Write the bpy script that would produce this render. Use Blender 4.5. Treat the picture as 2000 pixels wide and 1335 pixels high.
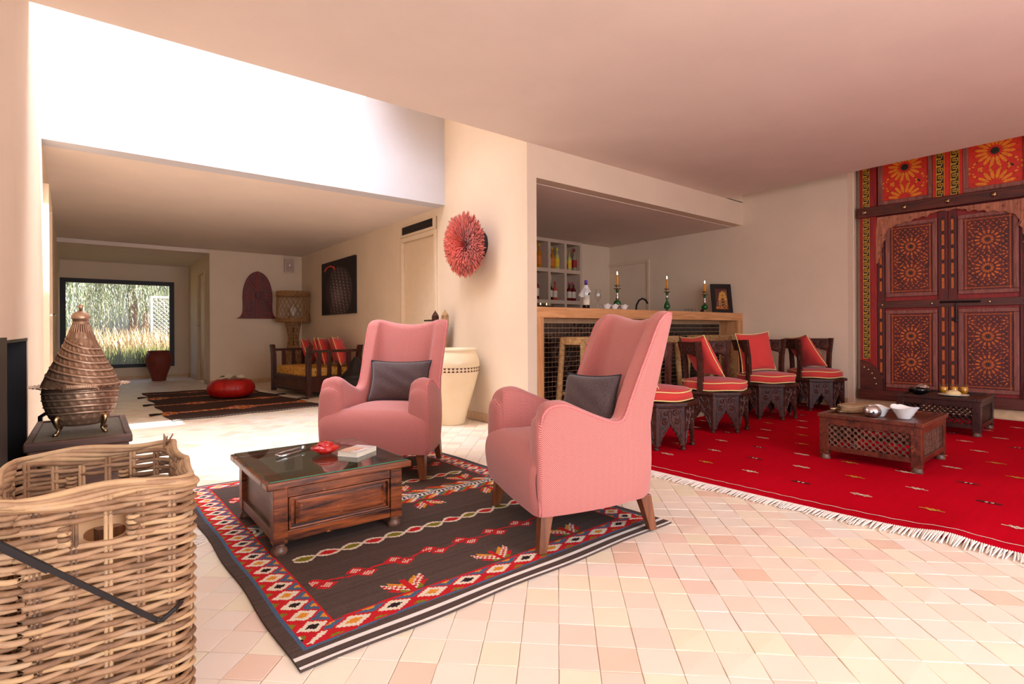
import bpy, bmesh, math, random
from mathutils import Vector, Matrix, Euler
C = bpy.context.scene.collection
PI = math.pi
rnd = random.Random(7)
for o in list(bpy.data.objects): bpy.data.objects.remove(o)

# ------------------------------------------------------------------ camera
YAW, ROLL, FPX, HCAM, HORI = .6687, -.0046, 1036.4, .97, 645.4
fw = Vector((math.sin(YAW), math.cos(YAW), 0)); rt0 = Vector((math.cos(YAW), -math.sin(YAW), 0)); up0 = Vector((0,0,1))
rt = math.cos(ROLL)*rt0 + math.sin(ROLL)*up0; up = -math.sin(ROLL)*rt0 + math.cos(ROLL)*up0
cam = bpy.data.cameras.new('camera'); camo = bpy.data.objects.new('camera', cam); C.objects.link(camo)
cam.sensor_width = 36; cam.lens = 36*FPX/2000; cam.shift_y = -(667.5-HORI)/2000; cam.clip_start = .05
M = Matrix((rt, up, -fw)).transposed().to_4x4(); M.translation = Vector((0,0,HCAM)); camo.matrix_world = M
bpy.context.scene.camera = camo

# ------------------------------------------------------------------ sky, sun, daylight, exposure
SUNDIR = Vector((-.45, .60, -1.0)).normalized()
w = bpy.data.worlds.new('world'); bpy.context.scene.world = w; w.use_nodes = True
nt = w.node_tree; sky = nt.nodes.new('ShaderNodeTexSky'); sky.sky_type = 'NISHITA'; sky.sun_disc = False
sky.sun_elevation = math.radians(53); sky.sun_rotation = math.atan2(.45, -.60)
sky.air_density = 1.0; sky.dust_density = 4.0
nt.links.new(sky.outputs[0], nt.nodes['Background'].inputs[0]); nt.nodes['Background'].inputs[1].default_value = .28
def light(name, kind, loc, energy, color, dirv=None, size=None, sy=None):
    l = bpy.data.lights.new(name, kind); o = bpy.data.objects.new(name, l); C.objects.link(o)
    l.energy = energy; l.color = color; o.location = loc
    if dirv is not None: o.rotation_euler = Vector(dirv).to_track_quat('-Z','Y').to_euler()
    if kind == 'AREA': l.shape = 'RECTANGLE'; l.size = size; l.size_y = sy
    return o
s = light('sun', 'SUN', (0,0,20), 11, (1,.99,.99), SUNDIR); s.data.angle = .012
# area lamps added as daylight fill: assumed openings behind the camera and the skylight shaft
light('rear_daylight_fill', 'AREA', (2.1,-2.9,1.45), 142, (.91,.98,1.15), (0,1,-.05), 3.6, 2.3)
light('side_daylight_fill', 'AREA', (-1.7,-.4,1.5), 32, (.91,.98,1.15), (1,.1,-.08), 3.4, 2.2)
light('daylight_shaft', 'AREA', (1.2,4.3,4.25), 98, (.91,.98,1.15), (0,.06,-1), 3.2, 1.1).data.spread = 1.8
light('slot_fill_lamp', 'AREA', (7.25,-.1,3.9), 17, (1,.80,.60), (.25,.1,-1), .5, 3.0)  # added warm lamp under the closed slot roof, brightens the door top
vs = bpy.context.scene.view_settings
vs.view_transform = 'Standard'; vs.look = 'None'; vs.gamma = 1; vs.use_curve_mapping = False; vs.exposure = 0.32

# ------------------------------------------------------------------ node helpers
def S(r,g,b):
    f = lambda c: ((c/255+.055)/1.055)**2.4 if c/255 > .04045 else c/255/12.92
    return (f(r), f(g), f(b), 1)
class N:
    """small wrapper for building node trees"""
    def __init__(s, name, rough=.6, metal=0, spec=.5):
        s.m = bpy.data.materials.new(name); s.m.use_nodes = True; s.t = s.m.node_tree
        s.b = s.t.nodes['Principled BSDF']; s.set(s.b, 'Roughness', rough); s.set(s.b, 'Metallic', metal); s.set(s.b, 'Specular IOR Level', spec)
    def set(s, n, k, v):
        i = n.inputs[k]
        if hasattr(v, 'bl_idname') or isinstance(v, bpy.types.NodeSocket): s.t.links.new(v, i)
        else: i.default_value = v
    def n(s, t, **kw):
        nd = s.t.nodes.new('ShaderNode'+t)
        for k, v in kw.items():
            if isinstance(k, str) and hasattr(nd, k) and not k.startswith('i'): setattr(nd, k, v)
        return nd
    def math(s, op, a, b=None):
        nd = s.t.nodes.new('ShaderNodeMath'); nd.operation = op; s.set(nd, 0, a)
        if b is not None: s.set(nd, 1, b)
        return nd.outputs[0]
    def coord(s, kind='Object', scale=(1,1,1)):
        tc = s.t.nodes.new('ShaderNodeTexCoord'); mp = s.t.nodes.new('ShaderNodeMapping')
        s.t.links.new(tc.outputs[kind], mp.inputs[0]); mp.inputs['Scale'].default_value = scale; return mp.outputs[0]
    def noise(s, vec, scale, detail=3, rough=.5, dist=0):
        nd = s.t.nodes.new('ShaderNodeTexNoise'); s.set(nd,'Vector',vec); s.set(nd,'Scale',scale); s.set(nd,'Detail',detail); s.set(nd,'Roughness',rough); s.set(nd,'Distortion',dist); return nd.outputs['Fac']
    def ramp(s, fac, stops):
        nd = s.t.nodes.new('ShaderNodeValToRGB'); s.set(nd,0,fac); e = nd.color_ramp.elements
        while len(e) < len(stops): e.new(.5)
        for i,(p,c) in enumerate(stops): e[i].position = p; e[i].color = c
        return nd.outputs[0]
    def mix(s, f, a, b, mode='MIX'):
        nd = s.t.nodes.new('ShaderNodeMix'); nd.data_type = 'RGBA'; nd.blend_type = mode
        s.set(nd, 0, f); s.set(nd, 6, a); s.set(nd, 7, b); return nd.outputs[2]
    def col(s, c): s.set(s.b, 'Base Color', c); return s
    def bump(s, h, strength=.3, dist=.01):
        nd = s.t.nodes.new('ShaderNodeBump'); s.set(nd,'Height',h); s.set(nd,'Strength',strength); s.set(nd,'Distance',dist)
        s.t.links.new(nd.outputs[0], s.b.inputs['Normal']); return s
    def attr(s, name):
        nd = s.t.nodes.new('ShaderNodeAttribute'); nd.attribute_name = name; return nd
def plain(name, c, rough=.6, metal=0, spec=.5, var=.12, scale=12, bump=0):
    k = N(name, rough, metal, spec); v = k.noise(k.coord(), scale, 4)
    d = tuple(x*(1-var) for x in c[:3])+(1,); l = tuple(min(1,x*(1+var)) for x in c[:3])+(1,)
    k.col(k.ramp(v, [(.3,d),(.7,l)]))
    if bump: k.bump(v, bump, .004)
    return k.m
def plaster(name, c, strength=.25):
    k = N(name, .85, 0, .2); v = k.coord('Object'); a = k.noise(v, 1.3, 4, .6); b = k.noise(v, 28, 5, .65)
    d = tuple(x*.95 for x in c[:3])+(1,); l = tuple(min(1,x*1.03) for x in c[:3])+(1,)
    k.col(k.ramp(a, [(.3,d),(.7,l)])); k.bump(b, strength, .006); return k.m
def wood(name, dark, light, axis='X', rough=.4, scale=1.0, bump=.25, spec=.5, wear=None, cs=.14):
    k = N(name, rough, 0, spec); s = {'X':(.9,9,9),'Y':(9,.9,9),'Z':(9,9,.9)}[axis]
    v = k.coord('Object', tuple(q*scale for q in s)); a = k.noise(v, 2.2, 6, .62, 1.2); b = k.noise(v, 9, 3, .6)
    f = k.math('ADD', k.math('MULTIPLY', a, .8), k.math('MULTIPLY', b, .2))
    c = k.ramp(f, [(.5-cs,dark),(.50,tuple((x+y)/2 for x,y in zip(dark,light))),(.5+cs,light)])
    if wear:
        e = k.noise(k.coord('Object'), 26, 5, .7); c = k.mix(k.ramp(e, [(.62,(0,0,0,1)),(.70,(1,1,1,1))]), c, wear)
    k.col(c); k.bump(b, bump, .002); return k.m

# ------------------------------------------------------------------ mesh helpers
class MB:
    def __init__(s): s.v=[]; s.f=[]; s.uv={}; s.col=[]; s.cur=None
    def add(s, vs, fs, M=None, uvs=None):
        o=len(s.v)
        for i,p in enumerate(vs):
            p=Vector(p); s.v.append(tuple(M@p) if M else tuple(p))
            if uvs: s.uv[o+i]=uvs[i]
        for f in fs: s.f.append(tuple(o+i for i in f)); s.col.append(s.cur)
        return s
    def box(s, x0,x1,y0,y1,z0,z1, M=None, taper=None):
        t=taper or 1; cx,cy=(x0+x1)/2,(y0+y1)/2
        g=lambda x,y,k:(cx+(x-cx)*k, cy+(y-cy)*k)
        b=[(*g(x,y,t),z0) for x,y in((x0,y0),(x1,y0),(x1,y1),(x0,y1))]; tt=[(x,y,z1) for x,y in((x0,y0),(x1,y0),(x1,y1),(x0,y1))]
        return s.add(b+tt,[(3,2,1,0),(4,5,6,7),(0,1,5,4),(1,2,6,5),(2,3,7,6),(3,0,4,7)],M)
    def tube(s, pts, r, n=6, M=None, close=False, cap=True):
        P=[Vector(p) for p in pts]; m=len(P); vs=[]; fs=[]; R=r if isinstance(r,(list,tuple)) else [r]*m
        prev=None
        for i in range(m):
            if close: t=P[(i+1)%m]-P[i-1]
            else: t=P[min(i+1,m-1)]-P[max(i-1,0)]
            if t.length<1e-9: t=Vector((0,0,1))
            t.normalize()
            if prev is None:
                a=Vector((0,0,1)) if abs(t.z)<.9 else Vector((1,0,0)); x=t.cross(a).normalized()
            else:
                x=prev-t*prev.dot(t)
                if x.length<1e-6: x=t.orthogonal()
                x.normalize()
            prev=x; y=t.cross(x)
            for j in range(n):
                a=2*PI*j/n; vs.append(P[i]+(x*math.cos(a)+y*math.sin(a))*R[i])
        k=m if close else m-1
        for i in range(k):
            for j in range(n):
                a=i*n+j;b=i*n+(j+1)%n;c=((i+1)%m)*n+(j+1)%n;d=((i+1)%m)*n+j; fs.append((a,b,c,d))
        if not close and cap: fs.append(tuple(range(n-1,-1,-1))); fs.append(tuple((m-1)*n+j for j in range(n)))
        return s.add(vs,fs,M)
    def lathe(s, prof, n=24, M=None, cx=0, cy=0, capb=True, capt=True, disp=None):
        vs=[];fs=[];m=len(prof)
        for i,(r,z) in enumerate(prof):
            for j in range(n):
                a=2*PI*j/n; q=r+(disp(a,z,r) if disp else 0); vs.append((cx+q*math.cos(a),cy+q*math.sin(a),z))
        for i in range(m-1):
            for j in range(n): fs.append((i*n+j,i*n+(j+1)%n,(i+1)*n+(j+1)%n,(i+1)*n+j))
        if capb: fs.append(tuple(range(n-1,-1,-1)))
        if capt: fs.append(tuple((m-1)*n+j for j in range(n)))
        return s.add(vs,fs,M)
    def prism(s, poly, d0, d1, M=None, tri=False):
        """polygon in the local xz plane extruded along y from d0 to d1"""
        n=len(poly); vs=[(x,d0,z) for x,z in poly]+[(x,d1,z) for x,z in poly]
        fs=[]
        if tri:
            from mathutils.geometry import tessellate_polygon
            T=tessellate_polygon([[Vector((x,z,0)) for x,z in poly]])
            for t in T: fs.append(tuple(t)); fs.append(tuple(n+i for i in reversed(t)))
        else: fs=[tuple(range(n)),tuple(range(2*n-1,n-1,-1))]
        for i in range(n): j=(i+1)%n; fs.append((i,i+n,j+n,j))
        return s.add(vs,fs,M)
    def grid(s, nu, nv, fn, M=None, uvfn=None, closeu=False):
        vs=[fn(i/(nu if closeu else nu-1), j/(nv-1)) for j in range(nv) for i in range(nu)]
        uvs=[uvfn(i/(nu-1), j/(nv-1)) for j in range(nv) for i in range(nu)] if uvfn else None
        fs=[]
        for j in range(nv-1):
            for i in range(nu if closeu else nu-1):
                k=(i+1)%nu; fs.append((j*nu+i,j*nu+k,(j+1)*nu+k,(j+1)*nu+i))
        return s.add(vs,fs,M,uvs)
    def build(s, name, mat, parent=None, smooth=False, bevel=0, fixn=True, seg=2, loc=None, sub=0, weld=False):
        me=bpy.data.meshes.new(name); me.from_pydata(s.v,[],s.f)
        if any(c is not None for c in s.col):
            at=me.attributes.new('Col','FLOAT_COLOR','FACE')
            buf=[]
            for c in s.col: buf+= list(c) if c is not None else [1,1,1,1]
            at.data.foreach_set('color',buf)
        if s.uv:
            ul=me.uv_layers.new(name='UVMap'); z=(0,0); buf=[]
            for l in me.loops: buf+=list(s.uv.get(l.vertex_index,z))
            ul.data.foreach_set('uv',buf)
        if fixn or weld:
            bm=bmesh.new(); bm.from_mesh(me)
            if weld: bmesh.ops.remove_doubles(bm, verts=bm.verts, dist=1e-5)
            bmesh.ops.recalc_face_normals(bm,faces=bm.faces); bm.to_mesh(me); bm.free()
        me.materials.append(mat)
        if smooth: me.polygons.foreach_set('use_smooth',[True]*len(me.polygons))
        me.update()
        o=bpy.data.objects.new(name,me); C.objects.link(o)
        if parent: o.parent=parent
        if loc: o.location=loc
        if bevel:
            b=o.modifiers.new('bevel','BEVEL'); b.width=bevel; b.segments=seg; b.limit_method='ANGLE'; b.angle_limit=math.radians(40)
            if smooth is False:
                me.polygons.foreach_set('use_smooth',[False]*len(me.polygons))
        if sub:
            b=o.modifiers.new('sub','SUBSURF'); b.levels=sub; b.render_levels=sub
        return o
def B(x0,x1,y0,y1,z0,z1,M=None): return MB().box(x0,x1,y0,y1,z0,z1,M)
def thing(name, label, cat, loc=(0,0,0), rz=0, group=None):
    o=bpy.data.objects.new(name,None); C.objects.link(o); o.location=loc; o.rotation_euler=(0,0,rz); o.empty_display_size=.1
    return tag(o,label,cat,group)
def tag(o,label=None,cat=None,group=None,kind=None):
    if label: o['label']=label
    if cat: o['category']=cat
    if group: o['group']=group
    if kind: o['kind']=kind
    return o
def struct(o): o['kind']='structure'; return o
def stuff(o): o['kind']='stuff'; return o
def dup(root, loc=None, rz=None, label=None, group=None):
    kids={}
    for o in bpy.data.objects:
        if o.parent: kids.setdefault(o.parent,[]).append(o)
    def cp(o,par):
        c=o.copy(); C.objects.link(c)
        if par: c.parent=par
        for k in kids.get(o,[]): cp(k,c)
        return c
    r=cp(root,None)
    if loc is not None: r.location=loc
    if rz is not None: r.rotation_euler=(0,0,rz)
    if label: r['label']=label
    if group: r['group']=group
    return r
T=Matrix.Translation
def RZ(a): return Matrix.Rotation(a,4,'Z')
def RX(a): return Matrix.Rotation(a,4,'X')
def RY(a): return Matrix.Rotation(a,4,'Y')
def frame(o, x, z):
    """matrix whose local x, z axes lie along the given directions (y completes the set)"""
    x=Vector(x).normalized(); z=Vector(z); z=(z-x*z.dot(x)).normalized(); y=z.cross(x)
    m=Matrix((x,y,z)).transposed().to_4x4(); m.translation=Vector(o); return m

# ------------------------------------------------------------------ materials
WALLC=(.82,.645,.47,1)
m_wall=plaster('plaster_wall',WALLC); m_ceil=plaster('plaster_ceiling',(.84,.69,.58,1),.12)
m_base=plain('stone_skirting',S(214,178,138),.5,var=.1,scale=20)
m_door=plain('painted_door',S(226,200,168),.55,var=.03)
m_grout=plain('grout',S(238,220,200),.9,var=.08,scale=40)
TILES=[S(244,222,200),S(246,228,208),S(248,232,208),S(245,228,206),S(247,232,216),S(240,204,178),S(248,232,212),S(244,232,200),S(248,234,206),S(243,214,194),S(246,228,208),S(240,230,212)]
def tilemat(name, src):
    k=N(name,.42,0,.45)
    if src=='obj': f=k.t.nodes.new('ShaderNodeObjectInfo').outputs['Random']
    else: f=k.attr('Col').outputs['Fac']
    st=[(i/len(TILES),c) for i,c in enumerate(TILES)]
    nd=k.t.nodes.new('ShaderNodeValToRGB'); nd.color_ramp.interpolation='CONSTANT'; k.set(nd,0,f); e=nd.color_ramp.elements
    while len(e)<len(st): e.new(.5)
    for i,(p,c) in enumerate(st): e[i].position=p; e[i].color=c
    v=k.coord('Object' if src!='obj' else 'Object'); 
    g=k.t.nodes.new('ShaderNodeNewGeometry').outputs['Position']
    a=k.noise(g,9,4,.6,1); a2=k.noise(g,60,3,.6)
    c=k.mix(k.math('MULTIPLY',a,.35),nd.outputs[0],S(246,222,196)); c=k.mix(k.ramp(a2,[(.70,(0,0,0,1)),(.76,(.5,.5,.5,1))]),c,S(214,160,120))
    k.col(c); k.bump(k.noise(g,14,4,.6),.18,.004); return k.m
m_tile=tilemat('terracotta_tile','obj'); m_tiles=tilemat('terracotta_tiles','attr')
k=N('colour_weave',.9,0,.1); c=k.attr('Col'); g=k.noise(k.coord('Object'),420,2); k.col(k.mix(.28,c.outputs['Color'],k.ramp(g,[(.35,(0,0,0,1)),(.65,(1,1,1,1))]),'SOFT_LIGHT')); k.bump(g,.5,.003); m_weave=k.m
k=N('colour_print',.55,0,.3); k.col(k.attr('Col').outputs['Color']); m_print=k.m
k=N('red_kilim',.95,0,.03); v=k.coord('Object'); a=k.noise(v,1.2,4); b=k.noise(k.coord('Object',(.3,9,1)),3,5,.7); g=k.noise(v,380,2)
k.col(k.mix(k.math('MULTIPLY',b,.6),k.ramp(a,[(.3,S(182,2,24)),(.7,S(202,6,32))]),S(156,2,20))); k.bump(g,.4,.002); m_redrug=k.m
m_fringe=plain('fringe_wool',S(236,222,208),.9,var=.08)
def herring(name, dark, light, p=.0080, w=.019, mixd=1.0):
    k=N(name,.9,0,.15); uv=k.t.nodes.new('ShaderNodeUVMap').outputs[0]; sx=k.t.nodes.new('ShaderNodeSeparateXYZ'); k.set(sx,0,uv)
    fr=k.math('FRACT',k.math('DIVIDE',sx.outputs[0],2*w)); tri=k.math('MULTIPLY',k.math('ABSOLUTE',k.math('SUBTRACT',fr,.5)),2*w)
    st=k.math('FRACT',k.math('DIVIDE',k.math('ADD',sx.outputs[1],tri),p)); a=k.math('ABSOLUTE',k.math('SUBTRACT',st,.5))
    f=k.ramp(a,[(.18,(0,0,0,1)),(.32,(1,1,1,1))]); n=k.noise(k.coord('Object'),300,3)
    k.col(k.mix(k.math('MULTIPLY',k.math('ADD',f,k.math('MULTIPLY',n,.35)),.75),dark,light)); k.bump(a,.25,.0015)
    k.set(k.b,'Sheen Weight',.25); return k.m
m_pink=herring('pink_herringbone',S(160,42,46),S(216,154,142))
m_pinkpipe=plain('pink_piping',S(214,122,118),.85,var=.1,scale=60)
def cloth(name,c,var=.1,scale=180,bump=.25,sheen=.2):
    k=N(name,.92,0,.12); a=k.noise(k.coord('Object'),scale,3); d=tuple(x*(1-var) for x in c[:3])+(1,); l=tuple(min(1,x*(1+var)) for x in c[:3])+(1,)
    k.col(k.ramp(a,[(.35,d),(.65,l)])); k.bump(a,bump,.0015); k.set(k.b,'Sheen Weight',sheen); return k.m
m_grey=cloth('charcoal_linen',S(88,72,70),.22); m_greypipe=cloth('charcoal_piping',S(52,42,42))
m_red=cloth('coral_cotton',S(210,66,60),.05); m_yel=cloth('yellow_piping',S(240,214,140),.05)
m_leg=wood('walnut_leg',S(92,46,24),S(142,82,44),'Z',.35)
m_table=wood('rustic_pine_dark',S(34,12,9),S(150,76,34),'X',.28,1.0,.2,wear=S(166,100,56),cs=.10)
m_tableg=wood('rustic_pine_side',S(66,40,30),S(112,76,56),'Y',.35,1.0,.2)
m_dark=wood('dark_carved_wood',S(40,18,13),S(88,44,32),'X',.42,1.4,.35,spec=.3,wear=S(116,66,48))
m_lat=wood('dark_lattice_wood',S(48,20,14),S(112,50,30),'X',.34,1.0,.3,wear=S(140,86,58))
m_lat2=wood('darker_lattice_wood',S(30,14,12),S(66,32,26),'X',.34,1.0,.3)
m_ball=wood('turned_lattice',S(64,38,28),S(124,86,66),'Z',.4)
m_blk=plain('black_steel',S(26,18,18),.45,.3,var=.15)
m_oak=wood('oak_counter',S(196,132,82),S(226,166,112),'X',.45,.8,.1)
k=N('glass_clear',.02); k.set(k.b,'Transmission Weight',1.0); k.set(k.b,'IOR',1.45); m_glass=k.m
def glassmat(name,c,rough=.03):
    k=N(name,rough); k.set(k.b,'Transmission Weight',.92); k.set(k.b,'IOR',1.45); k.col(c); return k.m
def thinglass(name,c=(1,1,1,1),op=.12,rough=.02):
    m=bpy.data.materials.new(name); m.use_nodes=True; t=m.node_tree; t.nodes.clear()
    o=t.nodes.new('ShaderNodeOutputMaterial'); a=t.nodes.new('ShaderNodeBsdfTransparent'); a.inputs[0].default_value=c
    g=t.nodes.new('ShaderNodeBsdfGlossy'); g.inputs['Roughness'].default_value=rough; f=t.nodes.new('ShaderNodeFresnel'); f.inputs[0].default_value=1.5
    ad=t.nodes.new('ShaderNodeMath'); ad.operation='ADD'; ad.inputs[1].default_value=op*.2; gm=t.nodes.new('ShaderNodeNewGeometry'); iv=t.nodes.new('ShaderNodeMath'); iv.operation='SUBTRACT'; iv.inputs[0].default_value=1; t.links.new(gm.outputs['Backfacing'],iv.inputs[1]); mu=t.nodes.new('ShaderNodeMath'); mu.operation='MULTIPLY'; t.links.new(f.outputs[0],mu.inputs[0]); t.links.new(iv.outputs[0],mu.inputs[1]); t.links.new(mu.outputs[0],ad.inputs[0])
    mx=t.nodes.new('ShaderNodeMixShader'); t.links.new(ad.outputs[0],mx.inputs[0]); t.links.new(a.outputs[0],mx.inputs[1]); t.links.new(g.outputs[0],mx.inputs[2]); t.links.new(mx.outputs[0],o.inputs[0]); return m
m_pane=thinglass('window_glass',rough=.35); m_thin=thinglass('thin_glass',(.93,.95,.94,1),.3)
m_tglass=thinglass('table_glass',(.86,.91,.87,1),.55)
k=N('glass_edge',.15); k.col(S(30,120,84)); m_gedge=k.m
m_white=plain('white_porcelain',S(236,230,224),.18,var=.02); m_wplastic=plain('white_plastic',S(222,206,194),.5,var=.03)
m_silver=plain('brushed_silver',(.62,.60,.60,1),.22,1,var=.06,scale=50); m_chrome=plain('chrome',(.75,.74,.72,1),.08,1,var=.02)
m_brass=plain('aged_brass',(.42,.30,.16,1),.3,1,var=.2,scale=30)
# ================================================================== SETTING
ZC, ZK = 2.787, 2.465            # main ceiling, corridor ceiling
YF, YS, YA, YW = 3.92, 5.44, 10.95, 13.6
XH, XB = 3.29, 7.32
def lw(y): return -.267-(y-3.9)*.0245      # the left wall drifts outwards along the corridor
fl=struct(B(-2.2,9.2,-3.4,14.2,-.12,-.006).build('floor',m_grout)); fl['label']='floor of square terracotta and cream tiles laid on the diagonal'
# tiles, laid diagonally to the walls
ta=math.radians(90-43.2); pitch=.1175; ca,sa=math.cos(ta),math.sin(ta)
def tile_shape(r):
    h=pitch/2-.0011; j=lambda:r.uniform(-.0011,.0011)
    b=[(-h+j(),-h+j()),(h+j(),-h+j()),(h+j(),h+j()),(-h+j(),h+j())]; z=[r.uniform(-.0012,.0012) for _ in range(4)]
    k=1-.0016/h
    vs=[(x,y,-.006) for x,y in b]+[(x,y,-.0010+q) for (x,y),q in zip(b,z)]+[(x*k,y*k,q) for (x,y),q in zip(b,z)]
    fs=[(8,9,10,11)]
    for i in range(4): n=(i+1)%4; fs+=[(i,n,4+n,4+i),(4+i,4+n,8+n,8+i)]
    return vs,fs
cells=[]
for i in range(-150,150):
    for j in range(-150,150):
        x=(i+.5)*pitch*ca-(j+.5)*pitch*sa; y=(i+.5)*pitch*sa+(j+.5)*pitch*ca
        if not(-.62<x<7.75 and .2<y<13.6): continue
        if x<lw(max(y,2))+.06 and y>2: continue
        if y>YA+.05 and x>1.62: continue
        if YF-.1<y and x>XH-.05: continue
        if x>7.25 and y>2.5: continue
        d=x*fw.x+y*fw.y; l=x*rt0.x+y*rt0.y
        if d<.9 or abs(l)>d*1.08+.2: continue
        cells.append((d,x,y))
cells.sort()
# hidden under rug and carpet: not parts
def under(x,y): return (.55<x<2.1 and 1.7<y<3.6) or (3.25<x<7.1 and -3<y<3.2)
def inview(x,y):
    d=x*fw.x+y*fw.y; l=x*rt0.x+y*rt0.y; v=HORI+FPX*HCAM/d
    return v<1345 and abs(l/d*FPX)<1010
singles=[c for c in cells if not under(c[1],c[2]) and inview(c[1],c[2]) and not(c[1]<.22 and c[2]<2.1)][:300]; sset=set(singles)
shapes=[]
for q in range(8):
    me=bpy.data.meshes.new('tile'); vs,fs=tile_shape(rnd); me.from_pydata(vs,[],fs); me.materials.append(m_tile); me.update(); shapes.append(me)
for d,x,y in singles:
    o=bpy.data.objects.new('tile',rnd.choice(shapes)); C.objects.link(o); o.parent=fl; o.location=(x,y,0); o.rotation_euler=(0,0,ta+rnd.choice((0,1,2,3))*PI/2+rnd.uniform(-.008,.008))
mb=MB()
for c in cells:
    if c in sset or under(c[1],c[2]) and False: continue
    vs,fs=tile_shape(rnd); q=rnd.random(); mb.cur=(q,q,q,1); mb.add(vs,fs,T((c[1],c[2],0))@RZ(ta+rnd.uniform(-.01,.01)))
o=mb.build('distant_tiles',m_tiles,fl,fixn=False); stuff(o)
# ceilings
cl=struct(B(-2.2,6.9,-3.4,YF,ZC,ZC+.3).build('ceiling',m_ceil)); cl['label']='smooth plaster ceiling over the sitting area'
struct(MB().box(-.7,XH+.05,YS+.03,YA,ZK,ZK+.15).box(-.8,1.664,YA,YW+.2,ZK-.065,ZK+.15).build('ceiling',m_ceil))['label']='lower ceiling over the corridor and alcove'
struct(B(XH+.1,XB,YF+.15,7.2,ZK-.005,ZK+.12).build('ceiling',m_ceil))['label']='low ceiling inside the bar'
# left wall (with fireplace mouth near the camera)
def leftpart(y0,y1,z0,z1,x=None,t=.35):
    a=[(lw(y0)-t,y0),(lw(y0),y0),(lw(y1),y1),(lw(y1)-t,y1)]
    return ([(x_,y_,z0) for x_,y_ in a]+[(x_,y_,z1) for x_,y_ in a],[(3,2,1,0),(4,5,6,7),(0,1,5,4),(1,2,6,5),(2,3,7,6),(3,0,4,7)])
mb=MB(); 
for y0,y1,z0,z1 in ((2.15,2.45,0,4.3),(2.45,3.66,.945,4.3),(2.45,3.66,0,.12),(3.66,YW+.2,0,4.3)): mb.add(*leftpart(y0,y1,z0,z1))
o=struct(mb.build('wall_left',m_wall)); o['label']='long plaster wall on the left with a fireplace mouth'
fp=thing('fireplace','black steel firebox set into the left plaster wall beside the basket','fireplace',(-.62,3.1,.12))
mb=MB(); 
for a in ((-.33,.355,.545,.56,0,.83),(-.33,.375,-.65,-.63,0,.83),(-.35,-.33,-.65,.56,0,.83),(-.33,.36,-.63,.545,0,.02),(-.33,.36,-.63,.545,.81,.825)): mb.box(*a)
mb.build('firebox',m_blk,fp)
MB().box(.385,.395,-.92,-.66,0,.835).build('frame',m_blk,fp)
# hat wall / picture wall with doorway, bar front wall
mb=MB().box(XH,XH+.12,YF,5.62,0,4.3).box(XH,XH+.12,6.60,YA+.2,0,ZK+.1).box(XH,XH+.12,5.62,6.60,2.37,4.3).box(XH,XH+.12,YS-.0,YS+.2,ZK,4.3)
o=struct(mb.build('wall_hall',m_wall)); o['label']='plaster wall with the doorway, feather hat and picture'
o=struct(MB().box(XH+.12,XB,YF,YF+.18,ZK,ZC+1.5).box(XH+.0,XB,YF,YF+.01,ZC,ZC+.01).build('wall_bar_front',m_wall)); o['label']='plaster beam over the bar opening'
o=struct(B(XH+.1,XB,6.75,6.9,0,ZK+.1).build('wall_bar_back',m_wall))
# shaft
o=struct(B(-.8,XH,YS,YS+.2,ZK-.0005,4.3).build('wall_shaft',plaster('plaster_shaft',(.62,.59,.60,1)))); o['label']='bright upper wall of the skylight shaft'
struct(MB().box(-2.2,XB+.8,YF-.15,YF,ZC+.3,4.3).build('wall_shaft_front',m_wall))
ZR=3.8
mb=MB().box(-1,-.2,YF-.1,YS+.3,ZR,ZR+.1).box(2.5,XH+.3,YF-.1,YS+.3,ZR,ZR+.1).box(1.5,2.5,YF-.1,4.2,ZR,ZR+.1)  # unseen roof pieces, opening shaped to throw the sun patches
o=struct(mb.build('ceiling_shaft',m_wall)); o['label']='roof edge round the skylight opening'
# alcove and corridor walls
o=struct(B(1.667,XH+.2,YA,YA+.2,0,ZK+.1).build('wall_alcove',m_wall)); o['label']='plaster wall of the alcove with shield and speaker'
o=struct(MB().box(1.667,1.85,YA+.2,YA+.55,0,ZK).box(1.667,1.85,YA+1.35,YW+.2,0,ZK).box(1.667,1.85,YA+.55,YA+1.35,2.13,ZK).build('wall_corridor',m_wall)); o['label']='right side wall of the far corridor'
wx0,wx1,wz0,wz1=-.50,1.39,.24,2.05
mb=MB().box(-.8,wx0,YW,YW+.2,0,ZK).box(wx1,1.85,YW,YW+.2,0,ZK).box(wx0,wx1,YW,YW+.2,0,wz0).box(wx0,wx1,YW,YW+.2,wz1,ZK)
o=struct(mb.build('wall_far',m_wall)); o['label']='end wall of the corridor round the big window'
t=struct(thing('window_1','large black framed picture window onto the garden','window',((wx0+wx1)/2,YW,0))); del t['category']
hw=(wx1-wx0)/2; mb=MB().box(-hw,-hw+.085,-.03,.08,wz0,wz1).box(hw-.085,hw,-.03,.08,wz0,wz1).box(-hw+.085,hw-.085,-.03,.08,wz0,wz0+.075).box(-hw+.085,hw-.085,-.03,.08,wz1-.085,wz1)
mb.build('window_frame',m_blk,t,bevel=.003); B(-hw+.085,hw-.085,.02,.026,wz0+.075,wz1-.085).build('pane',m_pane,t)
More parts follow.
